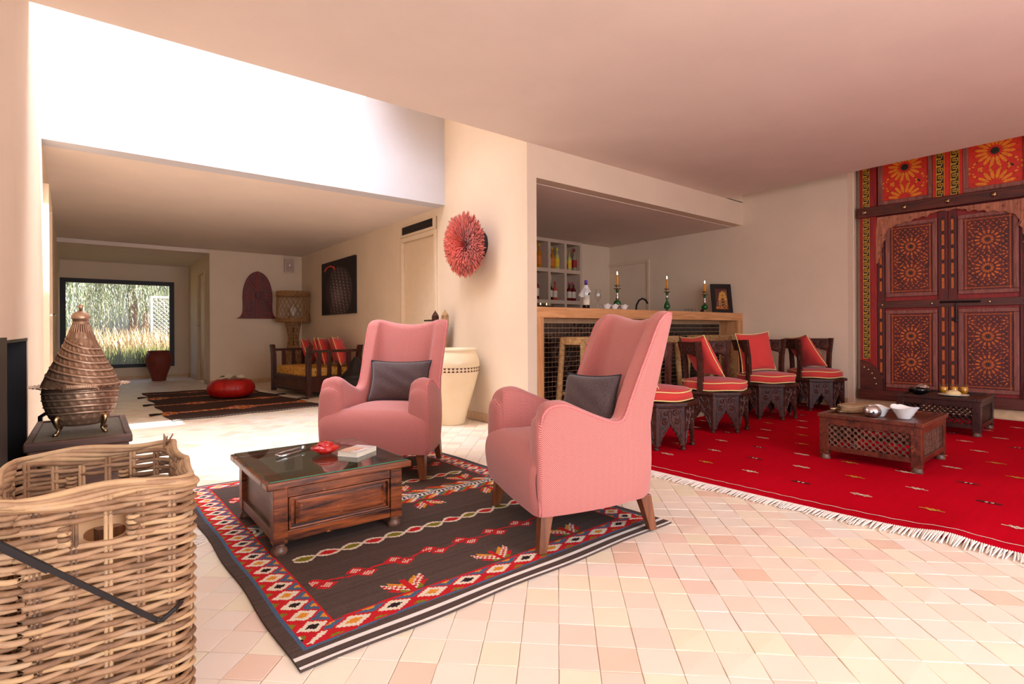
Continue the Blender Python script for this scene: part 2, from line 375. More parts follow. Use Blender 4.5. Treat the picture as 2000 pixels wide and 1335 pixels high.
# right hand back wall, recess with the carved door
o=struct(B(XB,XB+.25,2.57,7.2,0,4.3).build('wall_right',m_wall)); o['label']='plaster wall behind the row of carved chairs'
ang=math.radians(5); 
RM=T((7.62,2.57,0))@RZ(ang)      # local -y runs towards the camera side along the recess
o=struct(MB().box(.02,.2,-6.2,.0,0,4.3,RM).box(-.12,.02,.0,.02,0,4.3,RM).build('wall_recess',m_wall)); o['label']='recess wall behind the painted door'
o=struct(MB().box(-.045,.02,-5.0,0,0,.10,RM).build('trim_1',m_base)); o['label']='low stone plinth under the painted door'
struct(MB().box(6.75,6.9,-3.4,YF,ZC+.3,4.3).build('wall_slot',m_wall))
struct(B(6.75,9,-3.4,YF+.2,4.2,4.3).build('ceiling_sun_block',m_wall))  # unseen lid over the slot, added to keep the sun out
# rear part of the room with openings assumed for the fill light
mb=MB().box(-2.2,-.1,-3.4,-3.2,0,ZC).box(4.9,9,-3.4,-3.2,0,4.3).box(-.1,4.9,-3.4,-3.2,0,.25).box(-.1,4.9,-3.4,-3.2,2.6,ZC)
o=struct(mb.build('wall_rear',m_wall))
mb=MB().box(-2.2,-2.0,-3.4,-2.1,0,ZC).box(-2.2,-2.0,1.3,2.4,0,ZC).box(-2.2,-2.0,-2.1,1.3,0,.3).box(-2.2,-2.0,-2.1,1.3,2.6,ZC).box(-2.2,-.62,2.15,2.4,0,ZC)
struct(mb.build('wall_side',m_wall))
# baseboards
struct(MB().box(XH-.014,XH,YF-.0,5.6,0,.085).box(XH-.014,XH,6.62,YA,0,.085).box(XH-.014,XH+.12,YF-.014,YF,0,.085).build('baseboard_hall',m_base))
struct(MB().box(1.667,XH-.014,YA-.014,YA,0,.085).build('baseboard_alcove',m_base))
struct(MB().box(1.653,1.667,YA,YA+.5,0,.085).box(1.653,1.667,YA+1.4,YW,0,.085).build('baseboard_corridor',m_base))
struct(MB().box(XB-.016,XB,2.57,YF+.2,0,.12).build('baseboard_right',m_base))
struct(MB().box(-.6,1.65,YW-.014,YW,0,.06).build('baseboard_far',m_base))

def panel_door(name, label, M, wd, ht, handle_side, vent=False, hy=1.1, hmat=None, fr=.07):
    """door seen in local +y facing the viewer's -y; origin bottom centre"""
    t=struct(thing(name,label,None)); t.matrix_world=M
    h=wd/2
    MB().box(-h-fr,-h,-.02,.12,0,ht+fr).box(h,h+fr,-.02,.12,0,ht+fr).box(-h,h,-.02,.12,ht,ht+fr).build('door_frame',m_door,t,bevel=.004)
    B(-h+.003,h-.003,.03,.07,.01,ht-.003).build('door_leaf',m_door,t,bevel=.003)
    s=handle_side; x=s*(h-.06)
    hd=MB().box(x-.02,x+.02,.012,.03,hy-.09,hy+.07).tube([(x,.02,hy),(x,-.035,hy),(x-s*.02,-.045,hy),(x-s*.125,-.045,hy)],.010,8)
    hd.build('door_handle',hmat or m_chrome,t)
    for z in (.3,ht-.3): MB().tube([(-s*(h+.003),.015,z-.045),(-s*(h+.003),.015,z+.045)],.009,8).build('hinge',m_door,t)
    return t
# doorway beside the feather hat: frame fills the opening, vent above
t=panel_door('door_1','pale painted door beside the feather hat, air vent above it',frame((XH-.0,6.11,0),(0,-1,0),(0,0,1)),.86,2.16,1,hmat=m_blk,fr=.055)
MB().box(-.46,.46,-.015,.03,2.22,2.39).build('vent_frame',m_door,t,bevel=.003)
vf=MB().box(-.40,.40,-.021,-.014,2.255,2.355).build('vent_grille',m_blk,t)
for i in range(4): B(-.40,.40,-.026,-.018,2.262+i*.024,2.272+i*.024).build('vent_slat',m_blk,vf)
panel_door('door_2','narrow pale door in the right wall of the far corridor',frame((1.667,YA+.95,0),(0,-1,0),(0,0,1)),.78,2.10,-1,fr=.05)
t=panel_door('door_3','pale door in the left corridor wall with a steel lever handle',frame((lw(6.2)+.016,6.22,0),(-.0245,1,0),(0,0,1)),.9,2.12,-1,hy=1.12,fr=.06)
panel_door('door_4','flat pale door in the wall behind the bar',frame((XB-.0,6.02,0),(0,-1,0),(0,0,1)),.86,2.10,1,fr=.05)
struct(B(XB-.02,XB+.0,6.5,6.515,0,ZK-.02).build('trim_2',m_wall))
# wall outlet
t=thing('wall_outlet','white square socket on the wall behind the framed poster','socket',(XB,4.26,1.22))
B(-.012,0,-.04,.04,-.04,.04).build('plate',m_wplastic,t,bevel=.004); MB().lathe([(.02,0),(.024,.004),(.03,.004),(.03,.001)],16,T((-.012,0,0))@RY(-PI/2)).build('socket_ring',m_white,t)
# ================================================================== RUGS
PAL=dict(b=(.092,.062,.050,1),r=(.56,.018,.022,1),w=(.80,.68,.52,1),u=(.075,.13,.21,1),o=(.72,.28,.03,1),g=(.22,.20,.02,1),k=(.03,.015,.015,1),W=(.86,.80,.72,1),c=(.04,.20,.10,1))
def kilim(name,label,corners,W,L,cell,fn,zfn,z0=.004,th=.006,wig=.004):
    nx,ny=int(W/cell),int(L/cell); P=[Vector(p) for p in corners]     # A front-left, B front-right, Cc back-right, D back-left
    ce=(P[0]+P[1]+P[2]+P[3])/4
    t=thing(name,label,'rug',(ce.x,ce.y,0)); mb=MB(); vs=[]; 
    def pos(i,j):
        a,b=i/nx,j/ny; p=(P[0]*(1-a)+P[1]*a)*(1-b)+(P[3]*(1-a)+P[2]*a)*b
        e=min(a,1-a)*W; e2=min(b,1-b)*L
        ox=wig*math.sin(b*23+1.3)*math.exp(-e*8); oy=wig*1.2*math.sin(a*17+.4)*math.exp(-e2*8)
        return (p.x+ox-ce.x,p.y+oy-ce.y)
    vs=[(*pos(i,j),z0+th+zfn(i/nx*W,j/ny*L)) for j in range(ny+1) for i in range(nx+1)]
    fs=[];cols=[]
    for j in range(ny):
        for i in range(nx):
            a=j*(nx+1)+i; fs.append((a,a+1,a+nx+2,a+nx+1)); cols.append(fn((i+.5)*cell,(j+.5)*cell,i,j))
    mb.v=vs; mb.f=fs; mb.col=cols
    # underside rim
    ring=[(i,0) for i in range(nx)]+[(nx,j) for j in range(ny)]+[(i,ny) for i in range(nx,0,-1)]+[(0,j) for j in range(ny,0,-1)]
    o=len(mb.v)
    for i,j in ring: mb.v.append((*pos(i,j),z0-.003))
    n=len(ring)
    for q in range(n):
        i,j=ring[q]; i2,j2=ring[(q+1)%n]; a=j*(nx+1)+i; b=j2*(nx+1)+i2
        mb.f.append((a,o+q,o+(q+1)%n,b)); mb.col.append(PAL['b'])
    mb.build('weave',m_weave,t,smooth=False,fixn=False)
    return t,pos,ce
def shade(c,i,j,s=.14):
    q=math.sin(j*12.9898+5)*43758.5; q-=math.floor(q); q2=math.sin(i*78.233+j*37.7)*43758.5; q2-=math.floor(q2)
    f=1+s*(q-.5)*2+.10*(q2-.5); return (c[0]*f,c[1]*f,c[2]*f,1)
RW,RL=1.80,2.22
def border(u,v,wd,per):
    """zigzag band: u along, v across 0..wd"""
    q=(u/per)%1; d=abs(q-.5)*2           # 1 at lozenge tips
    m=abs(v-wd/2)/(wd/2)
    r=m+ (1-d)                            # lozenge |v|+|u| measure
    lz=d+m
    n=int(math.floor(u/per))
    if lz<.42: return 'o' if n%2 else 'k'
    if lz<.88: return 'w'
    if d>.0 and (1-d)+ (1-m)<.0: return 'r'
    # triangles between the lozenges
    dd=(1-d)+(1-m)
    if v<wd/2: return 'g' if dd<.40 else 'r'
    return 'o' if dd<.34 else ('u' if dd<.86 else 'r')
def hand(x,y,cx,cy,sg):
    dx=abs(x-cx); dy=(y-cy)*sg
    if dx>.085 or dy<0 or dy>.115: return None
    if dx<.012: return 'r' if dy<.10 else None
    t=dy-dx*.9
    if -.005<t<.036: return 'r' if (int(dx/.012)+int(dy/.012))%2 else 'w'
    if .036<=t<.058 and dx<.06: return 'o'
    if -.03<t<=-.005 and dy<.05: return 'g' if dx<.045 else 'r'
    return None
def kil(x,y,i,j):
    b=PAL['b']
    xr=RW-x; wob=.006*math.sin(x*9+1)
    y2=y+wob
    if y<.014 or .048<y<.062: return PAL['W']
    if y2<.092 or y>RL-.03: return shade(b,i,j)
    e=min(x,xr)
    if e<.040: return shade(b,i,j)
    if e<.052 and y>.10: return PAL['u']
    if y2<.102: return PAL['u']
    if y2<.108: return PAL['r']
    ins=e-.052; inb=y2-.108; int_=RL-.05-y
    if int_<0: return PAL['r'] if int_>-.012 else PAL['W' ]
    if e<.178 and inb<ins*10 and inb>ins*.8:
        if ins>.114: return PAL['r']
        return PAL[border(y+.02,ins,.114,.088)]
    if inb<.092:
        if inb>.082: return PAL['r']
        return PAL[border(x,inb,.082,.150)]
    if e<.178: return PAL[border(y+.02,ins,.114,.088)] if ins<.114 else PAL['r']
    if int_<.085: return PAL[border(x,int_,.078,.15)] if int_<.078 else PAL['r']
    Yw=y+1.56
    # cream chains
    for yc in (2.30,3.06):
        d=abs(Yw-yc-.004*math.sin(x*40)); ph=(x/.105)%1; a=.030*abs(math.sin(ph*PI))
        if d<a+.008 and .22<x<RW-.22:
            if d<a-.009: return PAL['r'] if int(x/.105)%2 else PAL['g']
            return PAL['w']
    # red flower lines
    for yc,sg in ((2.03,1),(3.34,-1)):
        dy=(Yw-yc)*sg; ph=((x/.165)%1)*.165
        if .2<x<RW-.2:
            if abs(dy-.012*math.sin(x*30))<.006: return PAL['r']
            for cx,cy in ((.05,.022),(.085,-.022)):
                q=abs(ph-cx-.2*(dy-cy))*1.0+abs(dy-cy)*1.3
                if q<.044:
                    return PAL['w'] if (q<.028 and (i+j)%2==0) else PAL['r']
    # centre band
    dy=Yw-2.765
    if abs(dy)<.006 or .022<abs(dy)<.028: return PAL['W'] if (i%4<2 or abs(dy)>.02) else PAL['k']
    if abs(dy)<.022: return PAL['W'] if (i+ (j if dy>0 else -j))%5<2 else PAL['k']
    if abs(dy)<.035: return shade(b,i,j)
    A=abs(dy)-.035; zz=.045+.030*abs(((x/.11)%1)-.5)*2
    if A<zz:
        if A>zz-.012: return PAL['r']
        q=((x+A*1.2)/.028)%5
        return PAL['rowugr'[int(q)]]
    for cx in (.50,.94,1.38):
        for sg in (1,-1):
            h=hand(x,Yw,cx+.1,2.765+sg*.115,sg)
            if h: return PAL[h]
    for cx in (.50,.92,1.34):
        h=hand(x,y,cx-.02,.205,1)
        if h: return PAL[h]
        h=hand(x,RL-y,cx,.14,1)
        if h: return PAL[h]
    return shade(b,i,j)
t,pos,ce=kilim('kilim_rug','dark brown kilim rug with zigzag red border under the pink armchairs and low chest table',((.455,1.555),(2.27,1.60),(2.16,3.78),(.385,3.80)),RW,RL,.0065,kil,lambda x,y:.0015*math.sin(x*5)*math.sin(y*4))
mb=MB()
for q in range(5):
    a=rnd.uniform(0,.9); p=pos(-1,int(RL/.0065*(.55+.01*q))); mb.tube([(p[0]-.002,p[1],.008),(p[0]-.03,p[1]-.02+.01*q,.006),(p[0]-.055,p[1]-.03+.013*q,.004)],.003,4)
mb.build('tassel',m_fringe,t)
# corridor rug
PAL2=dict(b=(.062,.036,.028,1))
def kil2(x,y,i,j):
    if (y<.035): return PAL['W'] if (i+j)%2 else PAL['k']
    for yc,w_ in ((.62,.20),(1.45,.13),(2.35,.17),(3.0,.10)):
        d=abs(y-yc)
        if d<w_*(.30+.70*max(0,math.sin(x*7.5+yc*3))**2):
            q=(int(x/.03)*7+int(y/.022)*5+int((x+y)/.05)*3)%9
            return PAL['orowrokru'[q]]
    return shade(PAL2['b'],i,j,.2)
t,pos2,ce2=kilim('kilim_rug','brown striped kilim runner with orange bands under the red pouf',((.66,6.80),(2.40,6.95),(2.02,10.10),(.62,10.20)),1.6,3.3,.017,kil2,lambda x,y:0,wig=.02)
mb=MB()
for a,b in ((0,.2),(0,.5),(0,.8),(1,.3),(1,.55)):
    p=Vector((*pos2(int(a*94),int(b*194)),.01)); sx=-1 if a==0 else 1
    for q in range(6): mb.tube([p,p+Vector((sx*.06,.02*q-.06,0)),p+Vector((sx*.13,.03*q-.09,-.004))],.005,4)
    mb.build('tassel',m_blk,t); mb=MB()
# red carpet
t=thing('red_carpet','large bright red flatweave carpet with small woven motifs and white fringe','carpet',(5.1,.2,0))
CX,CY=5.1,.2
def cedge(y): return 2.985+.10*max(0,min(1,(1.9-y)/1.2))+.012*math.sin(y*4)
def cp(a,b):
    y=-2.6+b*5.92; x0=cedge(y); x=x0+a*(7.55-x0); 
    z=.009+.018*math.exp(-((y-.68)**2)/.012)*math.exp(-a*16)+.0012*math.sin(x*6)*math.sin(y*5)
    return (x-CX,y-CY,z)
mb=MB().grid(60,140,cp); n=len(mb.v)
for b in range(139): mb.f.append((b*60,(b+1)*60,n+b+1,n+b)); mb.col.append(None)
for b in range(140): x,y,z=mb.v[b*60]; mb.v.append((x,y,.001))
n2=len(mb.v)
for a in range(60): x,y,z=mb.v[139*60+a]; mb.v.append((x,y,.001))
for a in range(59): mb.f.append((139*60+a,n2+a,n2+a+1,139*60+a+1)); mb.col.append(None)
mb.build('weave',m_redrug,t,fixn=False)
mb=MB()
for i in range(470):
    y=-.6+i*.0084; x=cedge(y); l=rnd.uniform(.07,.11); dy=rnd.uniform(-.012,.012)
    zl=.018*math.exp(-((y-.68)**2)/.012)
    mb.tube([(x+.006-CX,y-CY,.010+zl),(x-l*.4-CX,y+dy*.5-CY,.009+zl*.6),(x-l-CX,y+dy-CY,.004)],[.0042,.0045,.0030],4)
stuff(mb.build('fringe',m_fringe,t))
mb=MB()
for i in range(300):
    y=-.6+i*.0131; x=cedge(y)+.105+.004*math.sin(y*60); zl=.018*math.exp(-((y-.68)**2)/.012)*.6
    y2=y+.0131; x2=cedge(y2)+.105+.004*math.sin(y2*60)
    mb.add([(x-CX,y-CY,.0125+zl),(x+.007-CX,y-CY,.0125+zl),(x2+.007-CX,y2-CY,.0125+zl),(x2-CX,y2-CY,.0125+zl)],[(0,1,2,3)])
mb.build('cream_line',m_fringe,t,fixn=False)
MOT=["..w...w..",".w.www.w.","w.w.w.w.w",".w.www.w.","..w...w.."]; MOT2=["....o....","...ooo...","oooo.oooo","...ooo...","..o.o.o.."]; MOT3=["k.k.k.k.k",".kkwkwkk.","k.kwkwk.k",".k.k.k.k."]
cc=dict(w=(.74,.62,.46,1),o=(.55,.30,.04,1),k=(.035,.02,.02,1))
mb=MB(); qn=0
for k_ in range(0,11):
    for r_ in range(-10,14):
        x=3.48+.39*k_; y=1.16+.33*r_+(.165 if k_%2 else 0); qn+=1
        if y>3.2 or y<-1.5 or x>7.3: continue
        mt=(MOT,MOT2,MOT2,MOT3)[(k_*5+r_*3)%4]; colr=[cc['w'],cc['o']][(k_+r_)%2]
        for jj,row in enumerate(mt):
            for ii,ch in enumerate(row):
                if ch=='.': continue
                cx=x+(jj-2)*.009-CX; cy=y+(ii-4.5)*.0125-CY; mb.cur=cc['k'] if ch=='k' else (cc['w'] if ch=='w' and mt is MOT3 else colr)
                mb.add([(cx,cy,.0128),(cx+.009,cy,.0128),(cx+.009,cy+.0125,.0128),(cx,cy+.0125,.0128)],[(0,1,2,3)])
stuff(mb.build('woven_motifs',m_weave,t,fixn=False))

# ================================================================== ARMCHAIRS
def catmull(P,n):
    out=[]; m=len(P)
    for i in range(m-1):
        p0,p1,p2,p3=P[max(i-1,0)],P[i],P[i+1],P[min(i+2,m-1)]
        for k in range(n):
            t=k/n; out.append(tuple(.5*((2*b)+(-a+c)*t+(2*a-5*b+4*c-d)*t*t+(-a+3*b-3*c+d)*t**3) for a,b,c,d in zip(p0,p1,p2,p3)))
    out.append(tuple(P[-1])); return out
def make_armchair():
    t=thing('wing_armchair','','armchair')
    # x, y, height, thickness along half of the outer wall, front of arm to centre back
    H=[(.372,-.372,.600,.125),(.374,-.350,.642,.130),(.374,-.315,.662,.130),(.372,-.25,.660,.122),(.364,-.15,.620,.108),(.350,-.05,.580,.095),(.334,.02,.562,.088),(.320,.065,.590,.086),(.311,.092,.70,.086),(.306,.108,.84,.088),(.302,.122,.95,.088),(.298,.142,1.025,.088),(.287,.178,1.058,.086),(.262,.220,1.062,.086),(.222,.254,1.056,.092),(.165,.277,1.043,.105),(.09,.288,1.030,.118),(0,.290,1.022,.122)]
    half=catmull(H,6); full=half+[(-x,y,h,th) for x,y,h,th in reversed(half[:-1])]; m=len(full)
    ss=[0]
    for a,b in zip(full,full[1:]): ss.append(ss[-1]+math.hypot(b[0]-a[0],b[1]-a[1])+.35*abs(b[2]-a[2])*0)
    def lean(x,y,z):
        k=max(0,z-.50); q=min(1,max(0,(y+.05)/.25)); sm=min(1,max(0,(z-.58)/.34)); sm=sm*sm*(3-2*sm); q=q+(1-q)*sm
        return (x*(1+.22*max(0,z-.62)), y+k*.23*q, z)
    def section(i):
        x,y,h,th=full[i]; a=full[max(i-1,0)]; b=full[min(i+1,m-1)]
        tx,ty=b[0]-a[0],b[1]-a[1]; l=math.hypot(tx,ty) or 1; nx,ny=-ty/l,tx/l      # inward normal
        if nx*(-x)+ny*(-y+.0)<0 and abs(x)+abs(y)>.05: nx,ny=-nx,-ny
        r=th/2; P=[]; 
        for z in (.175,.19,.26,.34,.42): P.append((0.006 if z<.18 else 0,z))
        for q in range(1,6): P.append((0,.42+(h-r*.75-.42)*q/6))
        for q in range(0,9): ang=PI-q*PI/8; P.append((r+r*math.cos(ang), h-r*.75+r*.75*math.sin(ang)))
        for q in range(1,7): P.append((th+.012*math.sin(q/6*PI), h-r*.75+(.36-h+r*.75)*q/6))
        out=[]; v=0; pz=None
        for d,z in P:
            if pz: v+=math.hypot(d-pz[0],z-pz[1])
            pz=(d,z); bul=.012*math.sin(min(1,max(0,(z-.17)/.4))*PI) if d<.01 else 0
            out.append((lean(x+nx*(d-bul),y+ny*(d-bul),z),(ss[i],v)))
        return out
    mb=MB(); sec=[section(i) for i in range(m)]; n=len(sec[0])
    vs=[p for s in sec for p,u in s]; uv=[u for s in sec for p,u in s]
    fs=[(i*n+j,i*n+j+1,(i+1)*n+j+1,(i+1)*n+j) for i in range(m-1) for j in range(n-1)]
    mb.add(vs,fs,None,uv)
    for e,sg in ((0,1),(m-1,-1)):                  # front faces of the arms, gently rounded
        ring=[Vector(p) for p,u in sec[e]]; c=sum(ring,Vector())/n; o=len(mb.v)
        rows=[(1,0),(.93,-.014),(.7,-.022),(.35,-.026),(.0,-.028)]
        vv=[];uu=[]
        for k_,dy in rows:
            for p in ring: q=c+(p-c)*k_; q.y+=dy; vv.append(q); uu.append((q.x*.9+.3,q.z))
        ff=[(a*n+j,a*n+(j+1)%n,(a+1)*n+(j+1)%n,(a+1)*n+j) for a in range(len(rows)-1) for j in range(n)]
        mb.add(vv,ff,None,uu)
    mb.build('upholstered_shell',m_pink,t,smooth=True)
    # seat: domed block whose front reaches past the arms
    def seat(u,v):
        x=(u-.5)*2; a=v
        # v runs: bottom front -> top front -> back
        if a<.38:
            q=a/.38; z=.178+(.335-.178)*q; y=-.395-.022*math.sin(q*PI*.5)-.012*(1-x*x)
        else:
            q=(a-.38)/.62
            if q<.25: w=q/.25; z=.335+.085*math.sin(w*PI/2)+.035*(1-x**4)*w; y=-.417-.012*(1-x*x)*(1-w)+.055*(1-math.cos(w*PI/2))
            else: w=(q-.25)/.75; z=.420+.035*(1-x**4)+.02*(1-x*x)*math.sin(w*PI); y=-.362+w*.52
        X=x*(.368 if y<-.33 else .368-.06*min(1,(y+.33)/.08))
        if abs(x)>.93: y+=.018*(abs(x)-.93)/.07 if y<-.34 else 0
        return (X,y,z)
    mb=MB().grid(40,44,seat,None,lambda u,v:(u*.74,v*1.15)); mb.build('seat',m_pink,t,smooth=True)
    MB().box(-.26,.26,-.34,.14,.165,.19).build('underframe',m_greypipe,t)
    # piping on the outer edge of arms, wings and back
    def edge(i,off=0):
        x,y,h,th=full[i]; r=th/2; a=full[max(i-1,0)]; b=full[min(i+1,m-1)]; tx,ty=b[0]-a[0],b[1]-a[1]; l=math.hypot(tx,ty) or 1; nx,ny=-ty/l,tx/l
        if nx*(-x)+ny*(-y)<0: nx,ny=-nx,-ny
        d=r+r*math.cos(PI*.80); return lean(x+nx*d,y+ny*d,h-r*.75+r*.75*math.sin(PI*.80)+.002)
    pp=[edge(i) for i in range(3,m-3)]
    xs=.369
    front=[(xs,-.381,z) for z in (.18,.28,.38,.46,.52)]
    MB().tube(front+pp+[(-x,y,z) for x,y,z in reversed(front)],.0058,6).build('piping',m_pinkpipe,t,smooth=True)
    for sx in (-1,1):
        for y0,y1,x0,x1 in ((-.335,-.36,.315,.335),(.20,.245,.245,.255)):
            L=[]; 
            for z,w_,xx,yy in ((.185,.030,x0,y0),(0.012,.019,x1,y1)):
                L+= [(sx*xx-w_,yy-w_,z),(sx*xx+w_,yy-w_,z),(sx*xx+w_,yy+w_,z),(sx*xx-w_,yy+w_,z)]
            MB().add(L,[(0,1,2,3),(7,6,5,4),(0,4,5,1),(1,5,6,2),(2,6,7,3),(3,7,4,0)]).build('leg',m_leg,t,bevel=.003)
    return t
a1=make_armchair(); a1.location=(1.71,3.535,0); a1.rotation_euler=(0,0,math.radians(312.2)); a1['label']='pink herringbone wing armchair behind the low chest table, facing the camera'; a1['group']='pink wing armchairs'
a2=dup(a1,(1.965,1.915,0),math.radians(250.6),'pink herringbone wing armchair nearest the camera, seen from its side with the red carpet behind')
def pillow(name,label,W,H,Th,mat,pm,M,cat='cushion',group=None,n=22,pinch=.10,pr=.005):
    t=thing(name,label,cat,group=group); t.matrix_world=M
    def f(u,v,s):
        x=u*2-1;y=v*2-1; e=((1-abs(x)**3.2)*(1-abs(y)**3.2))
        th=s*Th/2*max(0,e)**.55
        kx=1-pinch*(1-y*y); ky=1-pinch*(1-x*x)
        wr=.004*math.sin(x*7+y*9+s)*e
        return (x*W/2*kx, th+wr, y*H/2*ky)
    mb=MB(); mb.grid(n,n,lambda u,v:f(u,v,1),None,lambda u,v:(u*W,v*H)); mb.grid(n,n,lambda u,v:f(u,v,-1),None,lambda u,v:(u*W,v*H))
    mb.build('cover',mat,t,smooth=True,weld=True)
    E=[]
    for k_ in range(4):
        for q in range(16):
            a=q/16*2-1; x,y=((a,-1),(1,a),(-a,1),(-1,-a))[k_]
            E.append((x*W/2*(1-pinch*(1-y*y)),0,y*H/2*(1-pinch*(1-x*x))))
    MB().tube(E,pr,6,close=True).build('piping',pm,t,smooth=True)
    return t
def onchair(ch,x,y,z,rx,rz=0,ry=0): return T(ch.location)@RZ(ch.rotation_euler.z)@T((x,y,z))@RZ(rz)@RX(rx)@RY(ry)
pillow('cushion','charcoal rectangular cushion on the armchair behind the low chest table',.46,.31,.12,m_grey,m_greypipe,onchair(a1,.015,.055,.605,math.radians(-17),.05),group='charcoal cushions')
pillow('cushion','charcoal rectangular cushion on the armchair nearest the camera',.40,.30,.12,m_grey,m_greypipe,onchair(a2,.02,.03,.60,math.radians(-14),.25,-.04),group='charcoal cushions')

# ================================================================== LOW CHEST TABLE
TX,TY=.897,2.725; TW,TD,TH=.64,.70,.325
t=thing('chest_table','dark stained pine chest table with glass top in the middle of the brown kilim','coffee table',(TX,TY,0),math.radians(.4)); t.scale=(1,1,1.032)
hx,hy=.300,.325
def tb(z0,z1,ix=0,iy=0): return (-hx+ix,hx-ix,-hy+iy,hy-iy,z0,z1)
mb=MB().box(-hx-.035,hx+.035,-hy-.035,-hy+.055,.292,.322).box(-hx-.035,hx+.035,hy-.055,hy+.035,.292,.322).box(-hx-.035,-hx+.055,-hy+.055,hy-.055,.292,.322).box(hx-.055,hx+.035,-hy+.055,hy-.055,.292,.322)
mb.build('top_frame',m_table,t,bevel=.006)
k=N('woven_panel',.6,0,.3); v=k.coord('Object'); sx=k.t.nodes.new('ShaderNodeTexBrick'); k.set(sx,'Vector',v); k.set(sx,'Scale',90); sx.inputs['Color1'].default_value=S(150,132,108); sx.inputs['Color2'].default_value=S(112,98,80); sx.inputs['Mortar'].default_value=S(26,22,18); k.col(sx.outputs[0]); k.bump(sx.outputs['Fac'],.5,.002); m_woven=k.m
B(-hx+.05,hx-.05,-hy+.05,hy-.05,.296,.302).build('woven_panel',m_woven,t)
g=B(-hx-.018,hx+.018,-hy-.018,hy+.018,.3235,.3275).build('glass_top',m_tglass,t)
e=.0006; r0,r1=-hx-.018,hx+.018; q0,q1=-hy-.018,hy+.018
MB().box(r0,r1,q0-e,q0,.3235,.3275).box(r0,r1,q1,q1+e,.3235,.3275).box(r0-e,r0,q0,q1,.3235,.3275).box(r1,r1+e,q0,q1,.3235,.3275).build('glass_edge',m_gedge,g)
for sx in (-1,1):
    for sy in (-1,1):
        x=sx*(hx-.03); y=sy*(hy-.03)
        B(x-.03,x+.03,y-.03,y+.03,.055,.292).build('corner_post',m_table,t,bevel=.003)
        MB().lathe([(.010,.0),(.026,.004),(.034,.016),(.033,.030),(.022,.042),(.026,.048),(.026,.056)],18,T((x,y,0))).build('bun_foot',m_ball,t,smooth=True)
for s_,(lx,along) in enumerate((('f',0),('b',0),('l',1),('r',1))):
    L=(hx if along==0 else hy)-.06; off=(hy if along==0 else hx)
    sg=-1 if lx in 'fl' else 1
    Mx=(T((0,sg*(off-.012),0))@(RZ(0) if sg<0 else RZ(PI))) if along==0 else (T((sg*(off-.012),0,0))@(RZ(-PI/2) if sg<0 else RZ(PI/2)))
    mt=m_table if lx in 'fb' else m_tableg
    MB().box(-L,L,-.006,.012,.245,.292,Mx).build('rail',mt,t,bevel=.002); MB().box(-L,L,-.006,.012,.06,.105,Mx).build('rail',mt,t,bevel=.002)
    # raised and fielded panel
    a=L-.004; z0,z1=.107,.243; mb=MB()
    mb.box(-a,a,.010,.016,z0,z1,Mx)
    if lx in 'fb':
        i1,i2=.030,.045
        P=[(-a+i1,z0+i1*.62),(a-i1,z0+i1*.62),(a-i1,z1-i1*.62),(-a+i1,z1-i1*.62)]; Q=[(-a+i2,z0+i2*.62),(a-i2,z0+i2*.62),(a-i2,z1-i2*.62),(-a+i2,z1-i2*.62)]
        vs=[(x,.010,z) for x,z in P]+[(x,-.004,z) for x,z in P]+[(x,-.009,z) for x,z in Q]
        mb.add(vs,[(8,9,10,11)]+[(i,(i+1)%4,4+(i+1)%4,4+i) for i in range(4)]+[(4+i,4+(i+1)%4,8+(i+1)%4,8+i) for i in range(4)],Mx)
    pn=mb.build('panel',mt,t)
    if lx in 'fb':
        mb=MB(); 
        for x0,x1,zz0,zz1 in ((-a,a,z0,z0+.010),(-a,a,z1-.010,z1),(-a,-a+.010,z0,z1),(a-.010,a,z0,z1)): mb.box(x0,x1,-.009,.010,zz0,zz1,Mx)
        mb.build('moulding',mt,pn,bevel=.003)
ZT=.3385
t=thing('lidded_bowl','glossy red lidded ceramic bowl on the glass table top beside the book','bowl',(.945,2.765,ZT))
k=N('red_glaze',.12,0,.6); k.col(S(200,34,26)); m_glaze=k.m
MB().lathe([(.03,0),(.034,.003),(.05,.012),(.072,.026),(.070,.030)],36).build('bowl',m_glaze,t,smooth=True)
MB().lathe([(.073,.030),(.062,.038),(.042,.043),(.040,.046),(.041,.052),(.035,.056),(.028,.055),(.022,.051),(.012,.054),(.010,.062),(.004,.064)],36).build('lid',m_glaze,t,smooth=True)
t=thing('tongs','dull metal folding tongs lying on the glass table left of the red bowl','tongs',(.80,2.86,ZT),math.radians(28))
mb=MB().tube([(-.085,-.02,.010),(-.09,0,.012),(-.085,.012,.012),(-.02,.018,.014),(.05,.010,.018),(.085,.004,.02)],[.006,.006,.006,.006,.005,.004],6)
mb.tube([(-.085,-.018,.008),(-.02,-.022,.006),(.05,-.012,.006),(.088,-.004,.007)],[.006,.006,.005,.005],6); mb.build('arm',m_silver,t,smooth=True)
MB().tube([(.07,-.01,.008),(.085,.0,.016),(.10,.006,.010)],[.010,.012,.009],6).build('jaw',plain('worn_steel',(.3,.28,.25,1),.4,.9),t)
t=thing('book','white paperback with a faded orange and red cover on the glass table','book',(1.075,2.66,ZT),math.radians(33))
B(-.082,.080,-.058,.058,.002,.021).build('page_block',plain('book_pages',S(236,222,196),.8,var=.06,scale=200),t)
mb=MB(); n=30
